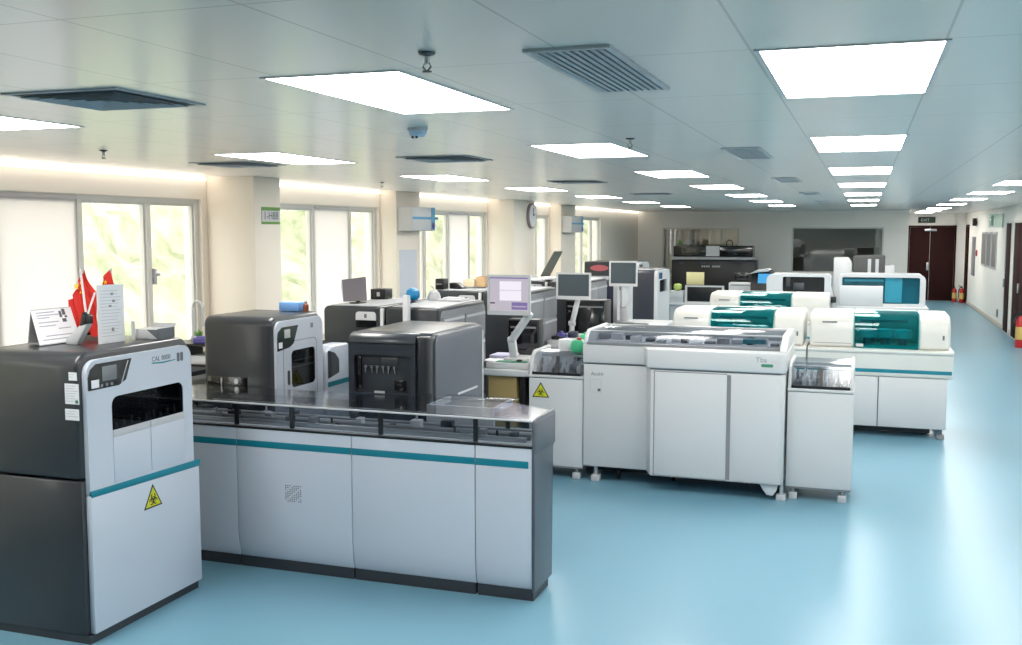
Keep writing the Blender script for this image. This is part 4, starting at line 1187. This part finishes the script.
desk(-3.38, -2.62, 13.9, 15.0, 0.97, 'third white desk, below the rear dark-screened monitor', False)
m3 = monitor(-3.465, -3.055, 1.497, 1.857, 14.3, False, 'rear dark-screened monitor on a white upright bracket')
arm(m3, [(-3.24, 14.36, 1.52), (-3.26, 14.38, 1.2), (-3.26, 14.4, 1.0)], (-3.25, 14.4, 0.971), 0.12)
t = thing('keyboard', 'dark keyboard on the third desk below the rear monitor', 'keyboard', (-3.1, 14.1, 0.97))
part('base', MB().box(-3.32, -2.86, 14.04, 14.20, 0.97, 0.985, .004), BK, t)
mb = MB()
for r_ in range(4):
    for c_ in range(13):
        mb.box(-3.305 + c_ * .034, -3.278 + c_ * .034, 14.05 + r_ * .035, 14.078 + r_ * .035, .985, .991)
part('keys', mb, MET2, t)
solo('file_box', MB().box(-3.75, -3.53, 14.15, 14.42, 0, 1.42, 0.01).box(-3.71, -3.57, 14.14, 14.15, 1.25, 1.34, .003), NAVY, 'navy blue upright box in the aisle gap left of the rear monitor', 'box', (-3.64, 14.28, 0))

# things on the sample loader left of the central analyzer
t = thing('plastic_cup', 'green plastic cup on the sample loader with the biohazard sticker', 'cup', (-2.53, 9.2, 1.162))
part('cup_body', MB().lathe([(0, 0), (0.052, 0), (0.064, 0.03), (0.060, 0.08), (0.045, 0.105), (0, 0.12)], (-2.53, 9.2, 1.162)), GREEN, t)
part('lid', MB().lathe([(0, .108), (.022, .106), (.022, .13), (0, .132)], (-2.515, 9.205, 1.162), 12), REDP, t)
solo('tissue_roll', MB().lathe([(0.018, 0), (0.06, 0), (0.062, 0.01), (0.062, 0.095), (0.06, 0.105), (0.018, 0.105), (0.018, 0)], (-2.67, 9.27, 1.162)), PAPER, 'white tissue roll on the sample loader left of the green cup', 'tissue roll', (-2.67, 9.27, 1.162))

# ------------------------------------------------------------------ on top of the nearest analyzer
zt = 1.63
t = thing('tent_calendar', 'white tent-shaped desk calendar on the nearest charcoal analyzer', 'calendar', (-4.55, 4.85, zt))
P = [Vector((-4.485, 4.64, zt + .004)), Vector((-4.47, 4.95, zt + .004)), Vector((-4.655, 4.72, zt + .004)), Vector((-4.64, 5.03, zt + .004))]
T0 = Vector((-4.595, 4.69, zt + 0.205))
T1 = T0 + (P[1] - P[0]) * 0.97
part('front_leaf', MB().slab([P[0], P[1], T1, T0], 0.004), PAPER, t)
part('rear_leaf', MB().slab([P[3], P[2], T0, T1], 0.004), LG, t)
part('bottom_flap', MB().slab([P[0] + Vector((0, 0, .002)), P[2] + Vector((0, 0, .002)), P[3] + Vector((0, 0, .002)), P[1] + Vector((0, 0, .002))], 0.002), GREY, t)
n = (P[1] - P[0]).cross(T0 - P[0]).normalized()


def on_leaf(u, v):
    return P[0].lerp(P[1], u).lerp(T0.lerp(T1, u), v) + n * 0.001


mb = MB()
for (a, b, v) in ((0.1, 0.55, 0.88), (0.1, 0.65, 0.80), (0.1, 0.4, 0.73), (0.1, 0.6, 0.6), (0.1, 0.5, 0.5), (0.2, 0.95, 0.22), (0.1, 0.9, 0.12), (0.55, 0.85, 0.4)):
    mb.slab([on_leaf(a, v), on_leaf(b, v), on_leaf(b, v + 0.025), on_leaf(a, v + 0.025)], 0.0008)
part('printed_lines', mb, mat('calendar_ink', (165, 165, 178), .8), t)
mb = MB()
for (a, b, c, d) in ((0.66, 0.72, 0.72, 0.9), (0.74, 0.82, 0.78, 0.95), (0.7, 0.8, 0.58, 0.68), (0.78, 0.84, 0.7, 0.76)):
    mb.slab([on_leaf(a, c), on_leaf(b, c), on_leaf(b, d), on_leaf(a, d)], 0.0008)
part('printed_figure', mb, INK, t)

t = thing('flag_stand', 'small stand with two crossed poles and two red flags on the nearest analyzer', 'flags', (-4.32, 4.86, zt))
part('stand_base', MB().prism([(-4.42, zt), (-4.345, zt), (-4.262, zt + 0.125), (-4.29, zt + 0.14), (-4.42, zt + 0.03)], 'y', 4.77, 4.82, 0.006), LG, t)
part('stand_grip', MB().prism([(-4.315, zt + 0.11), (-4.262, zt + 0.125), (-4.262, zt + 0.17), (-4.295, zt + 0.195)], 'y', 4.768, 4.824, 0.004), BK, t)
p1 = part('pole', MB().cyl((-4.28, 4.79, zt + 0.15), (-4.546, 5.05, 2.063), 0.0065, n=8), W, t)
p2 = part('pole', MB().cyl((-4.28, 4.80, zt + 0.18), (-4.40, 5.0, 1.92), 0.0065, n=8), W, t)


def flag(pts, y, parent, folds=3, amp=0.012):
    """a hanging cloth: polygon in x-z, rippled in depth"""
    b = bmesh.new()
    vs = [b.verts.new((u, y, v)) for u, v in pts]
    b.faces.new(vs)
    bmesh.ops.triangulate(b, faces=b.faces[:])
    for _ in range(3):
        bmesh.ops.subdivide_edges(b, edges=b.edges[:], cuts=1, use_grid_fill=False)
        bmesh.ops.triangulate(b, faces=b.faces[:])
    for v in b.verts:
        v.co.y += amp * math.sin((v.co.x + 0.25 * v.co.z) * 2 * PI / 0.07)
    r = bmesh.ops.extrude_face_region(b, geom=b.faces[:])
    for v in [g for g in r['geom'] if isinstance(g, bmesh.types.BMVert)]:
        v.co.y += 0.003
    mb = MB()
    mb._merge(b)
    return part('flag', mb, RED, parent, 'red flag with yellow stars')


def star(cx, cz, r, y, parent):
    P_ = []
    for k in range(10):
        a = PI / 2 + k * PI / 5
        q = r if k % 2 == 0 else r * 0.4
        P_.append((cx + q * math.cos(a), cz + q * math.sin(a)))
    return MB().prism(P_, 'y', y - 0.002, y)


f1 = flag([(u * 1.054, 2.3 - (2.3 - v) * 1.054) for u, v in [(-4.312, 2.07), (-4.27, 2.0), (-4.222, 1.92), (-4.222, 1.68), (-4.262, 1.675), (-4.29, 1.70), (-4.35, 1.70), (-4.44, 1.79), (-4.425, 1.85), (-4.43, 1.89), (-4.40, 1.90)]], 5.075, t)
part('star', star(-4.585, 1.955, 0.024, 5.055, f1), GOLD, f1)
part('star', star(-4.55, 1.975, 0.010, 5.055, f1), GOLD, f1)
part('star', star(-4.543, 1.945, 0.010, 5.055, f1), GOLD, f1)
part('star', star(-4.555, 1.918, 0.010, 5.055, f1), GOLD, f1)
p3 = part('pole', MB().cyl((-4.485, 5.26, zt), (-4.48, 5.24, 2.06), 0.006, n=8), W, t)
f2 = flag([(-4.485, 2.05), (-4.445, 1.98), (-4.425, 1.91), (-4.425, 1.80), (-4.545, 1.80), (-4.555, 1.92), (-4.535, 1.98)], 5.22, t)
part('star', star(-4.49, 1.975, 0.016, 5.20, f2), GOLD, f2)

t = thing('display_sheet', 'upright white printed sheet in an acrylic holder beside the red flags', 'notice', (-4.15, 4.93, zt))
q = [Vector((-4.235, 4.83, zt)), Vector((-4.222, 5.04, zt)), Vector((-4.222, 5.04, zt + 0.345)), Vector((-4.235, 4.83, zt + 0.35))]
part('sheet', MB().slab(q, 0.003), PAPER, t)
dn = (q[1] - q[0]).cross(q[3] - q[0]).normalized()


def on_sheet(u, v):
    return q[0].lerp(q[1], u).lerp(q[3].lerp(q[2], u), v) + dn * 0.0012


mb = MB()
for i in range(15):
    v = 0.12 + i * 0.055
    e = 0.88 - 0.2 * ((i * 7) % 4) / 4
    mb.slab([on_sheet(0.12, v), on_sheet(e, v), on_sheet(e, v + 0.012), on_sheet(0.12, v + 0.012)], 0.0006)
part('printed_lines', mb, mat('faint_ink', (202, 202, 210), .8), t)
mb = MB()
for (a, b, c, d) in ((0.5, 0.6, 0.82, 0.86), (0.55, 0.66, 0.7, 0.74), (0.42, 0.52, 0.62, 0.65), (0.5, 0.6, 0.2, 0.26)):
    mb.slab([on_sheet(a, c), on_sheet(b, c), on_sheet(b, d), on_sheet(a, d)], 0.0006)
part('printed_mark', mb, GREY, t)
part('holder_base', MB().box(-4.29, -4.20, 4.86, 5.02, zt, zt + 0.012, .003), CLEAR, t)
t = thing('acrylic_holder', 'clear acrylic card holder standing right of the printed sheet', 'holder', (-4.17, 5.05, zt))
part('holder', MB().plate(rr(-4.195, -4.15, zt, zt + 0.19, 0.004, 2), [rr(-4.188, -4.157, zt + 0.012, zt + 0.18, .002, 2)], 'y', 5.04, 5.075), CLEAR, t)
part('card', MB().box(-4.185, -4.16, 5.055, 5.058, zt + 0.012, zt + 0.12), LG, t)
t = thing('paper_box', 'low white carton with dark folded corner at the rear of the nearest analyzer', 'box', (-4.17, 5.25, zt))
part('carton', MB().box(-4.26, -4.09, 5.18, 5.33, zt, zt + 0.06, .004), W, t)
part('open_flap', MB().slab([(-4.26, 5.33, zt + .06), (-4.09, 5.33, zt + .06), (-4.09, 5.36, zt + .085), (-4.26, 5.36, zt + .085)], .003), LG, t)
part('dark_corner', MB().prism([(-4.17, zt + .058), (-4.09, zt + .0), (-4.085, zt + .06)], 'y', 5.176, 5.18).box(-4.092, -4.084, 5.178, 5.332, zt, zt + .065), SEAM, t)
t = thing('barrel_container', 'black and grey barrel-shaped container lying at the far left on the nearest analyzer', 'container', (-4.9, 5.0, zt))
t.location = (-4.62, 5.22, zt)
t['org'] = (-4.62, 5.22, zt)
part('barrel', MB().cyl((-4.72, 5.2, zt + 0.035), (-4.60, 5.26, zt + 0.035), 0.034, n=18), BK, t)
part('cap', MB().cyl((-4.79, 5.165, zt + 0.035), (-4.72, 5.2, zt + 0.035), 0.03, 0.03, n=18), GREY, t)
part('label_band', MB().cyl((-4.775, 5.172, zt + 0.035), (-4.74, 5.19, zt + 0.035), 0.0325, n=18), W, t)

# ------------------------------------------------------------------ clutter on the other analyzers
t = thing('tissue_box', 'light blue box at the rear edge of the second charcoal analyzer', 'box', (-4.315, 7.1, 1.656))
part('carton', MB().box(-4.40, -4.23, 7.05, 7.16, 1.657, 1.727, .004), LBLUE, t)
part('top_flap', MB().box(-4.37, -4.26, 7.07, 7.14, 1.727, 1.733, .002), W, t)
t = thing('reagent_bottle', 'small brown bottle right of the light blue box', 'bottle', (-4.185, 7.1, 1.657))
part('bottle', MB().lathe([(0, 0), (.022, 0), (.022, .05), (.01, .065), (.01, .075), (0, .075)], (-4.185, 7.1, 1.657), 14), BBOTTLE, t)
part('cap', MB().lathe([(0, .075), (.012, .075), (.012, .09), (0, .09)], (-4.185, 7.1, 1.657), 12), W, t)
t = thing('computer_monitor', 'grey-backed monitor standing tilted on the charcoal analyzer near the windows', 'monitor', (-4.43, 8.6, 1.631), 'computer monitors')
part('screen_back', MB().slab([(-4.455, 8.22, 1.655), (-4.285, 8.35, 1.66), (-4.31, 8.38, 1.875), (-4.485, 8.25, 1.85)], 0.02), mat('monitor_back', (98, 92, 98), .4), t)
part('side_edge', MB().slab([(-4.49, 8.27, 1.655), (-4.462, 8.22, 1.655), (-4.49, 8.25, 1.84), (-4.515, 8.29, 1.78)], 0.01), LG, t)
part('stand', MB().box(-4.44, -4.34, 8.30, 8.45, 1.632, 1.642, .003).box(-4.405, -4.37, 8.36, 8.38, 1.64, 1.72), BK, t)
t = thing('printer', 'small dark box-shaped printer right of the tilted monitor', 'printer', (-4.45, 9.0, 1.631))
part('body', MB().box(-4.53, -4.37, 8.9, 9.06, 1.632, 1.73, .006), BK, t)
part('badge', MB().box(-4.46, -4.43, 8.895, 8.9, 1.66, 1.70), LG, t)
t = thing('rubber_bulb', 'bright blue round bulb on the charcoal analyzer behind the white post', 'bulb', (-4.055, 8.85, 1.632))
part('bulb', MB().lathe([(0, 0), (.04, .005), (.062, .03), (.068, .06), (.058, .095), (.03, .118), (0, .124)], (-4.055, 8.85, 1.632), 18), BLUE, t)
part('nozzle', MB().cyl((-4.105, 8.82, 1.66), (-4.14, 8.8, 1.65), .02, .014, n=10), LBLUE, t)
t = thing('wash_bottle', 'white plastic bottle right of the blue bulb', 'bottle', (-3.88, 8.95, 1.631))
part('bottle', MB().lathe([(0, 0), (.06, 0), (.065, .03), (.05, .075), (.025, .095), (.018, .10), (0, .10)], (-3.88, 8.95, 1.632), 16), W, t)
part('spout', MB().tube([(-3.88, 8.95, 1.73), (-3.88, 8.95, 1.75), (-3.91, 8.95, 1.765)], .007, 6), LG, t)
solo('folded_cloth', MB().box(-3.80, -3.56, 8.86, 9.06, 1.632, 1.652, .009, 3).box(-3.77, -3.6, 8.9, 9.03, 1.65, 1.664, .006, 3), PAPER, 'folded white cloth on the charcoal analyzer beside the lit monitor', 'cloth', (-3.68, 8.96, 1.632))
t = thing('label_printer', 'black label printer on the second-row charcoal analyzer', 'printer', (-4.51, 10.6, 1.632))
part('body', MB().box(-4.56, -4.46, 10.55, 10.7, 1.632, 1.755, .01, 3), BK, t)
part('slot', MB().box(-4.545, -4.475, 10.544, 10.55, 1.69, 1.70), GREY, t)
t = thing('handset', 'black handset lying on the second-row charcoal analyzer', 'telephone', (-4.38, 10.8, 1.632))
part('body', MB().prism([(-4.47, 1.632), (-4.31, 1.632), (-4.31, 1.65), (-4.38, 1.70), (-4.47, 1.70)], 'y', 10.75, 10.87, .008), BK, t)
part('cord', MB().tube([(-4.31, 10.82, 1.643), (-4.2, 10.85, 1.645), (-4.08, 10.9, 1.643)], .008, 6), BK, t)
solo('cardboard_box', MB().box(-4.34, -4.22, 11.25, 11.45, 1.632, 1.745, .004).box(-4.33, -4.23, 11.26, 11.44, 1.745, 1.751), CARD, 'tan cardboard box on the second-row charcoal analyzer', 'box', (-4.28, 11.35, 1.632))
solo('cream_box', MB().box(-4.50, -4.36, 11.25, 11.45, 1.632, 1.71, .006).box(-4.48, -4.38, 11.28, 11.42, 1.71, 1.716), mat('cream_card', (228, 214, 184), .7), 'cream box beside the tan cardboard box', 'box', (-4.43, 11.35, 1.632))
solo('folded_cloth', MB().box(-4.15, -3.95, 13.1, 13.35, 1.632, 1.665, .01, 3), PAPER, 'white folded cloth on the third-row charcoal analyzer', 'cloth', (-4.05, 13.2, 1.632))
t = thing('laptop', 'open laptop seen edge-on with tilted grey screen near the third column', 'laptop', (-5.5, 18.0, 1.4))
t.location = (-5.5, 18.0, 1.37)
t['org'] = (-5.5, 18.0, 1.37)
part('keyboard_half', MB().box(-5.68, -5.4, 17.85, 18.2, 1.372, 1.392, .004), MET2, t)
part('screen_half', MB().slab([(-5.66, 17.95, 1.40), (-5.58, 18.25, 1.40), (-5.31, 18.25, 1.90), (-5.37, 17.95, 1.90)], 0.022), mat('olive_grey', (112, 114, 104), .5), t)
t = thing('window_cabinet', 'white low cabinet along the windows beyond the third column', 'cabinet', (-5.6, 18.3, 0))
part('cabinet_body', MB().box(-5.88, -5.25, 17.3, 20.0, 0.06, 1.34, .006), LG, t)
part('cabinet_top', MB().box(-5.9, -5.22, 17.28, 20.02, 1.34, 1.37, .004), W, t)
part('kick', MB().box(-5.86, -5.28, 17.34, 19.96, 0, .06), PL, t)

# bench under the nearest windows
t = thing('window_bench', 'dark-topped bench along the nearest windows with open shelf', 'bench', (-5.95, 7.0, 0))
part('bench_top', MB().box(-6.39, -5.55, 5.05, 8.9, 1.02, 1.06, .004), BK, t)
part('shelf', MB().box(-6.37, -5.6, 5.1, 8.86, 0.80, 0.83), W, t)
part('base_cabinet', MB().box(-6.36, -5.62, 5.1, 8.86, 0.0, 0.55), LG, t)
part('side_panel', MB().box(-6.37, -5.58, 5.07, 5.1, 0, 1.02).box(-6.37, -5.58, 8.86, 8.88, 0, 1.02), LG, t)
t = thing('shelf_unit', 'white reagent shelf on the window bench just left of the second charcoal analyzer', 'shelf', (-5.7, 8.1, 1.06))
part('frame', MB().box(-6.05, -5.48, 7.78, 8.3, 1.245, 1.265).box(-6.05, -5.48, 7.78, 8.3, 1.06, 1.075).box(-6.05, -6.035, 7.78, 8.3, 1.07, 1.25).box(-5.495, -5.48, 7.78, 8.3, 1.07, 1.25), BK, t)
t = thing('faucet', 'tall arched white laboratory tap by the nearest windows', 'tap', (-5.90, 8.05, 1.266))
r_ = [(-5.955, 8.05, 1.266), (-5.955, 8.05, 1.56)] + [(-5.90 - 0.055 * math.cos(a), 8.05, 1.58 + 0.055 * math.sin(a)) for a in [PI * k / 8 for k in range(9)]] + [(-5.845, 8.05, 1.40)]
part('spout', MB().tube(r_, 0.013, 10), W, t)
part('tap_base', MB().cyl((-5.955, 8.05, 1.266), (-5.955, 8.05, 1.30), 0.024), LG, t)
t = thing('potted_plant', 'small leafy green plant on the black shelf beside the tap', 'plant', (-5.82, 7.95, 1.266))
part('pot', MB().lathe([(0, 0), (.03, 0), (.04, .05), (.036, .05), (0, .045)], (-5.82, 7.95, 1.266), 14), W, t)
mb = MB()
rnd = random.Random(2)
for i in range(26):
    a = rnd.uniform(0, 2 * PI)
    e = rnd.uniform(0.2, 1.2)
    l = rnd.uniform(.04, .085)
    c = Vector((-5.82, 7.95, 1.31))
    d = Vector((math.cos(a) * math.cos(e), math.sin(a) * math.cos(e), math.sin(e)))
    s_ = d.cross(Vector((0, 0, 1))).normalized() * l * .22
    mb.slab([c, c + d * l * .5 + s_, c + d * l, c + d * l * .5 - s_], .0015)
part('leaves', mb, LEAF, t)
solo('blue_pack', MB().box(-5.78, -5.64, 7.80, 7.90, 1.266, 1.32, .008, 3).box(-5.76, -5.66, 7.82, 7.88, 1.32, 1.33, .004), PURP, 'violet-blue pack on the black shelf beside the plant', 'reagent pack', (-5.71, 7.85, 1.266))
solo('paper_stack', MB().box(-5.85, -5.6, 7.82, 8.0, 1.076, 1.12, .003).box(-5.84, -5.61, 7.83, 7.99, 1.12, 1.15, .003), PAPER, 'stack of white papers inside the black window shelf', 'paper', (-5.72, 7.9, 1.076))

# ------------------------------------------------------------------ on the columns and walls
def air_unit(x, y0, y1, z0, z1, label):
    t = thing('air_conditioner', label, 'air unit', (x, (y0 + y1) / 2, z0), 'wall air units')
    part('casing', MB().box(x, x + 0.22, y0, y1, z0, z1, 0.01, 3), W, t)
    part('air_outlet', MB().box(x + 0.03, x + 0.2, y0 + 0.05, y1 - 0.05, z0 - 0.004, z0 + 0.002), GREY, t)
    r = part('ribbon', MB().box(x + 0.219, x + 0.224, y0 + 0.02, y1 + 0.10, (z0 + z1) / 2 - 0.005, (z0 + z1) / 2 + 0.03), RIBB, t, 'blue ribbon tied round the air unit')
    part('ribbon_band', MB().box(x + 0.219, x + 0.226, y1 - 0.14, y1 - 0.02, z0 + 0.01, z1 + 0.002), RIBB, r)
    part('bow', MB().ball((x + 0.226, y1 - 0.08, z0 + 0.07), 0.06, (0.25, 0.9, 0.9), 2), PURP, r)
    return t


air_unit(-6.15, 12.93, 13.74, 2.29, 2.62, 'white wall air unit with blue ribbon high on the second column')
air_unit(-6.15, 21.05, 22.0, 2.25, 2.6, 'white wall air unit with blue ribbon on the far column past the clock')
t = thing('column_sign', 'small green-bordered number sign on the nearest column', 'sign', (-5.84, 9.24, 2.37))
part('plate', MB().box(-5.839, -5.832, 9.06, 9.40, 2.36, 2.535), W, t)
part('green_border', MB().box(-5.833, -5.830, 9.06, 9.40, 2.50, 2.535).box(-5.833, -5.830, 9.06, 9.40, 2.36, 2.385), LEAF, t)
text('lettering', '1-H88', 0.11, (-5.8315, 9.09, 2.41), SIDE, SEAM, t)
solo('wall_poster', MB().box(-6.149, -6.143, 12.98, 13.55, 1.3, 2.02), mat('pale_blue_poster', (212, 217, 226), .6), 'pale blue poster on the second column below the air unit', 'poster', (-6.145, 13.2, 1.3))
t = thing('wall_clock', 'round white wall clock high on the third column', 'clock', (-5.9, 18.2, 2.56))
for nm, r0, r1, h0, h1, m in (('rim', 0.0, 0.235, 0, 0.05, mat('clock_rim', (150, 130, 134), .35)), ('dial', 0, 0.205, 0.045, 0.055, PAPER)):
    mb = MB().lathe([(0, h0), (r1, h0), (r1, h1), (0, h1)], (0, 0, 0), 32)
    bmesh.ops.transform(mb.bm, matrix=Matrix.Translation((-5.899, 18.12, 2.56)) @ Matrix.Rotation(PI / 2, 4, 'Y'), verts=mb.bm.verts[:])
    part(nm, mb, m, t)
part('hands', MB().bar((-5.842, 18.12, 2.56), (-5.842, 18.12, 2.71), .012, .004).bar((-5.842, 18.12, 2.56), (-5.842, 18.22, 2.60), .016, .004), BK, t)

t = thing('exit_sign', 'dim green exit sign above the brown door at the corridor end', 'sign', (1.86, 35.97, 2.6))
part('housing', MB().box(1.60, 2.12, 35.95, 35.998, 2.53, 2.72, .006), BK, t)
part('sign_face', MB().box(1.62, 2.10, 35.945, 35.951, 2.55, 2.70), EXITG, t)
text('lettering', 'EXIT', 0.13, (1.68, 35.944, 2.58), FRONT, LG, t)
t = thing('hanging_sign', 'pale translucent sign panel projecting from the right wall above the doors', 'sign', (2.9, 26.6, 2.34))
part('panel', MB().box(2.74, 3.03, 26.58, 26.60, 2.36, 2.68, .004), glass('pale_green_acrylic', (0.80, 0.90, 0.86), .1), t)
part('bracket', MB().box(3.03, 3.049, 26.55, 26.63, 2.36, 2.68), LG, t)
part('sign_print', MB().box(2.78, 2.84, 26.575, 26.58, 2.40, 2.64), mat('pale_green_print', (170, 200, 186), .5), t)
for i, (a, b) in enumerate(((29.9, 30.95), (28.75, 29.75), (27.6, 28.6))):
    t = thing('framed_picture', ['first framed grey notice panel from the corridor door on the right wall', 'middle framed grey notice panel of three on the right wall', 'framed grey notice panel nearest the right-hand doors'][i], 'picture', (3.04, (a + b) / 2, 1.33), 'framed notices on the right wall')
    part('frame', MB().plate([(a, 1.33), (b, 1.33), (b, 2.25), (a, 2.25)], [[(a + .05, 1.38), (b - .05, 1.38), (b - .05, 2.2), (a + .05, 2.2)]], 'x', 3.025, 3.049), LG, t)
    part('picture', MB().box(3.034, 3.042, a + .05, b - .05, 1.38, 2.2), mat('notice_grey', (112, 112, 110), .4), t)
solo('wall_panel', MB().box(3.03, 3.049, 32.75, 33.7, 0.95, 2.10, .004).box(3.022, 3.031, 32.85, 33.6, 1.05, 2.0, .003), GREY, 'narrow grey service panel on the right wall left of the framed notices', 'panel', (3.04, 33.2, 0.95))
t = thing('wall_speaker', 'small black speaker high on the right wall', 'speaker', (3.0, 32.6, 2.42))
part('body', MB().box(2.93, 3.03, 32.5, 32.75, 2.42, 2.64, .01), BK, t)
part('bracket', MB().box(3.03, 3.049, 32.58, 32.66, 2.48, 2.56), MET2, t)
solo('alarm_switch', MB().box(3.02, 3.049, 32.2, 32.4, 1.55, 1.72, .004).cyl((3.022, 32.3, 1.635), (3.012, 32.3, 1.635), .04), REDP, 'small dark red alarm button on the right wall beside the service panel', 'alarm button', (3.04, 32.3, 1.55))
t = thing('wall_socket', 'grey wall socket low on the right wall', 'socket', (3.045, 27.0, 0.21))
part('plate', MB().box(3.036, 3.049, 26.85, 27.1, 0.21, 0.40, .003), GREY, t)
part('outlet', MB().box(3.032, 3.037, 26.9, 27.05, 0.25, 0.36), BK, t)


def extinguisher(x, y, s, label):
    t = thing('fire_extinguisher', label, 'fire extinguisher', (x, y, 0), 'fire extinguishers')
    part('cylinder', MB().lathe([(0, 0.004), (.085 * s, 0.0), (.09 * s, .02 * s), (.09 * s, .46 * s), (.075 * s, .52 * s), (.035 * s, .56 * s), (.03 * s, .58 * s), (0, .58 * s)], (x, y, 0), 20), REDP, t)
    part('label', MB().cyl((x, y, .15 * s), (x, y, .38 * s), .0915 * s, n=20), mat('extinguisher_label', (220, 190, 110), .5), t)
    part('valve', MB().cyl((x, y, .58 * s), (x, y, .64 * s), .022 * s, n=10).bar((x, y, .63 * s), (x - .13 * s, y, .68 * s), .03 * s, .015 * s).bar((x, y, .61 * s), (x - .12 * s, y, .62 * s), .03 * s, .015 * s), BK, t)
    part('hose', MB().tube([(x, y, .6 * s), (x - .08 * s, y - .03, .58 * s), (x - .125 * s, y - .03, .45 * s), (x - .12 * s, y - .02, .2 * s)], .017 * s, 8), BK, t)
    return t


extinguisher(2.93, 22.1, 1.08, 'red fire extinguisher standing on the floor by the right-hand doors')
extinguisher(2.74, 35.55, 0.78, 'far red fire extinguisher in the corridor end corner')
extinguisher(2.93, 35.2, 0.82, 'second far fire extinguisher, nearer the right wall, in the corridor end corner')

# ------------------------------------------------------------------ light, world, camera
w = bpy.data.worlds.new('sky')
SC.world = w
w.use_nodes = True
bg = w.node_tree.nodes['Background']
bg.inputs['Color'].default_value = (1.0, 0.985, 0.95, 1)
bg.inputs['Strength'].default_value = 3.3

cam = bpy.data.cameras.new('camera')
cam.sensor_width = 36
cam.lens = 1020 / 1022 * 36
cam.clip_end = 300
co = bpy.data.objects.new('camera', cam)
COL.objects.link(co)
th = math.atan(92.5 / 1020)
psi = math.atan(355 / math.hypot(1020, 92.5))
co.location = (0, 0, 2.3)
co.rotation_euler = (PI / 2 - th, 0, psi)
SC.camera = co
vs = SC.view_settings
vs.view_transform = 'Standard'
vs.look = 'None'
vs.gamma = 1
vs.exposure = 0.3
vs.use_curve_mapping = False
SC.cycles.max_bounces = 10
SC.cycles.transparent_max_bounces = 16
SC.cycles.caustics_reflective = False
SC.cycles.caustics_refractive = False
SC.cycles.sample_clamp_indirect = 6
for o in SC.objects:
    if 'org' in o:
        del o['org']
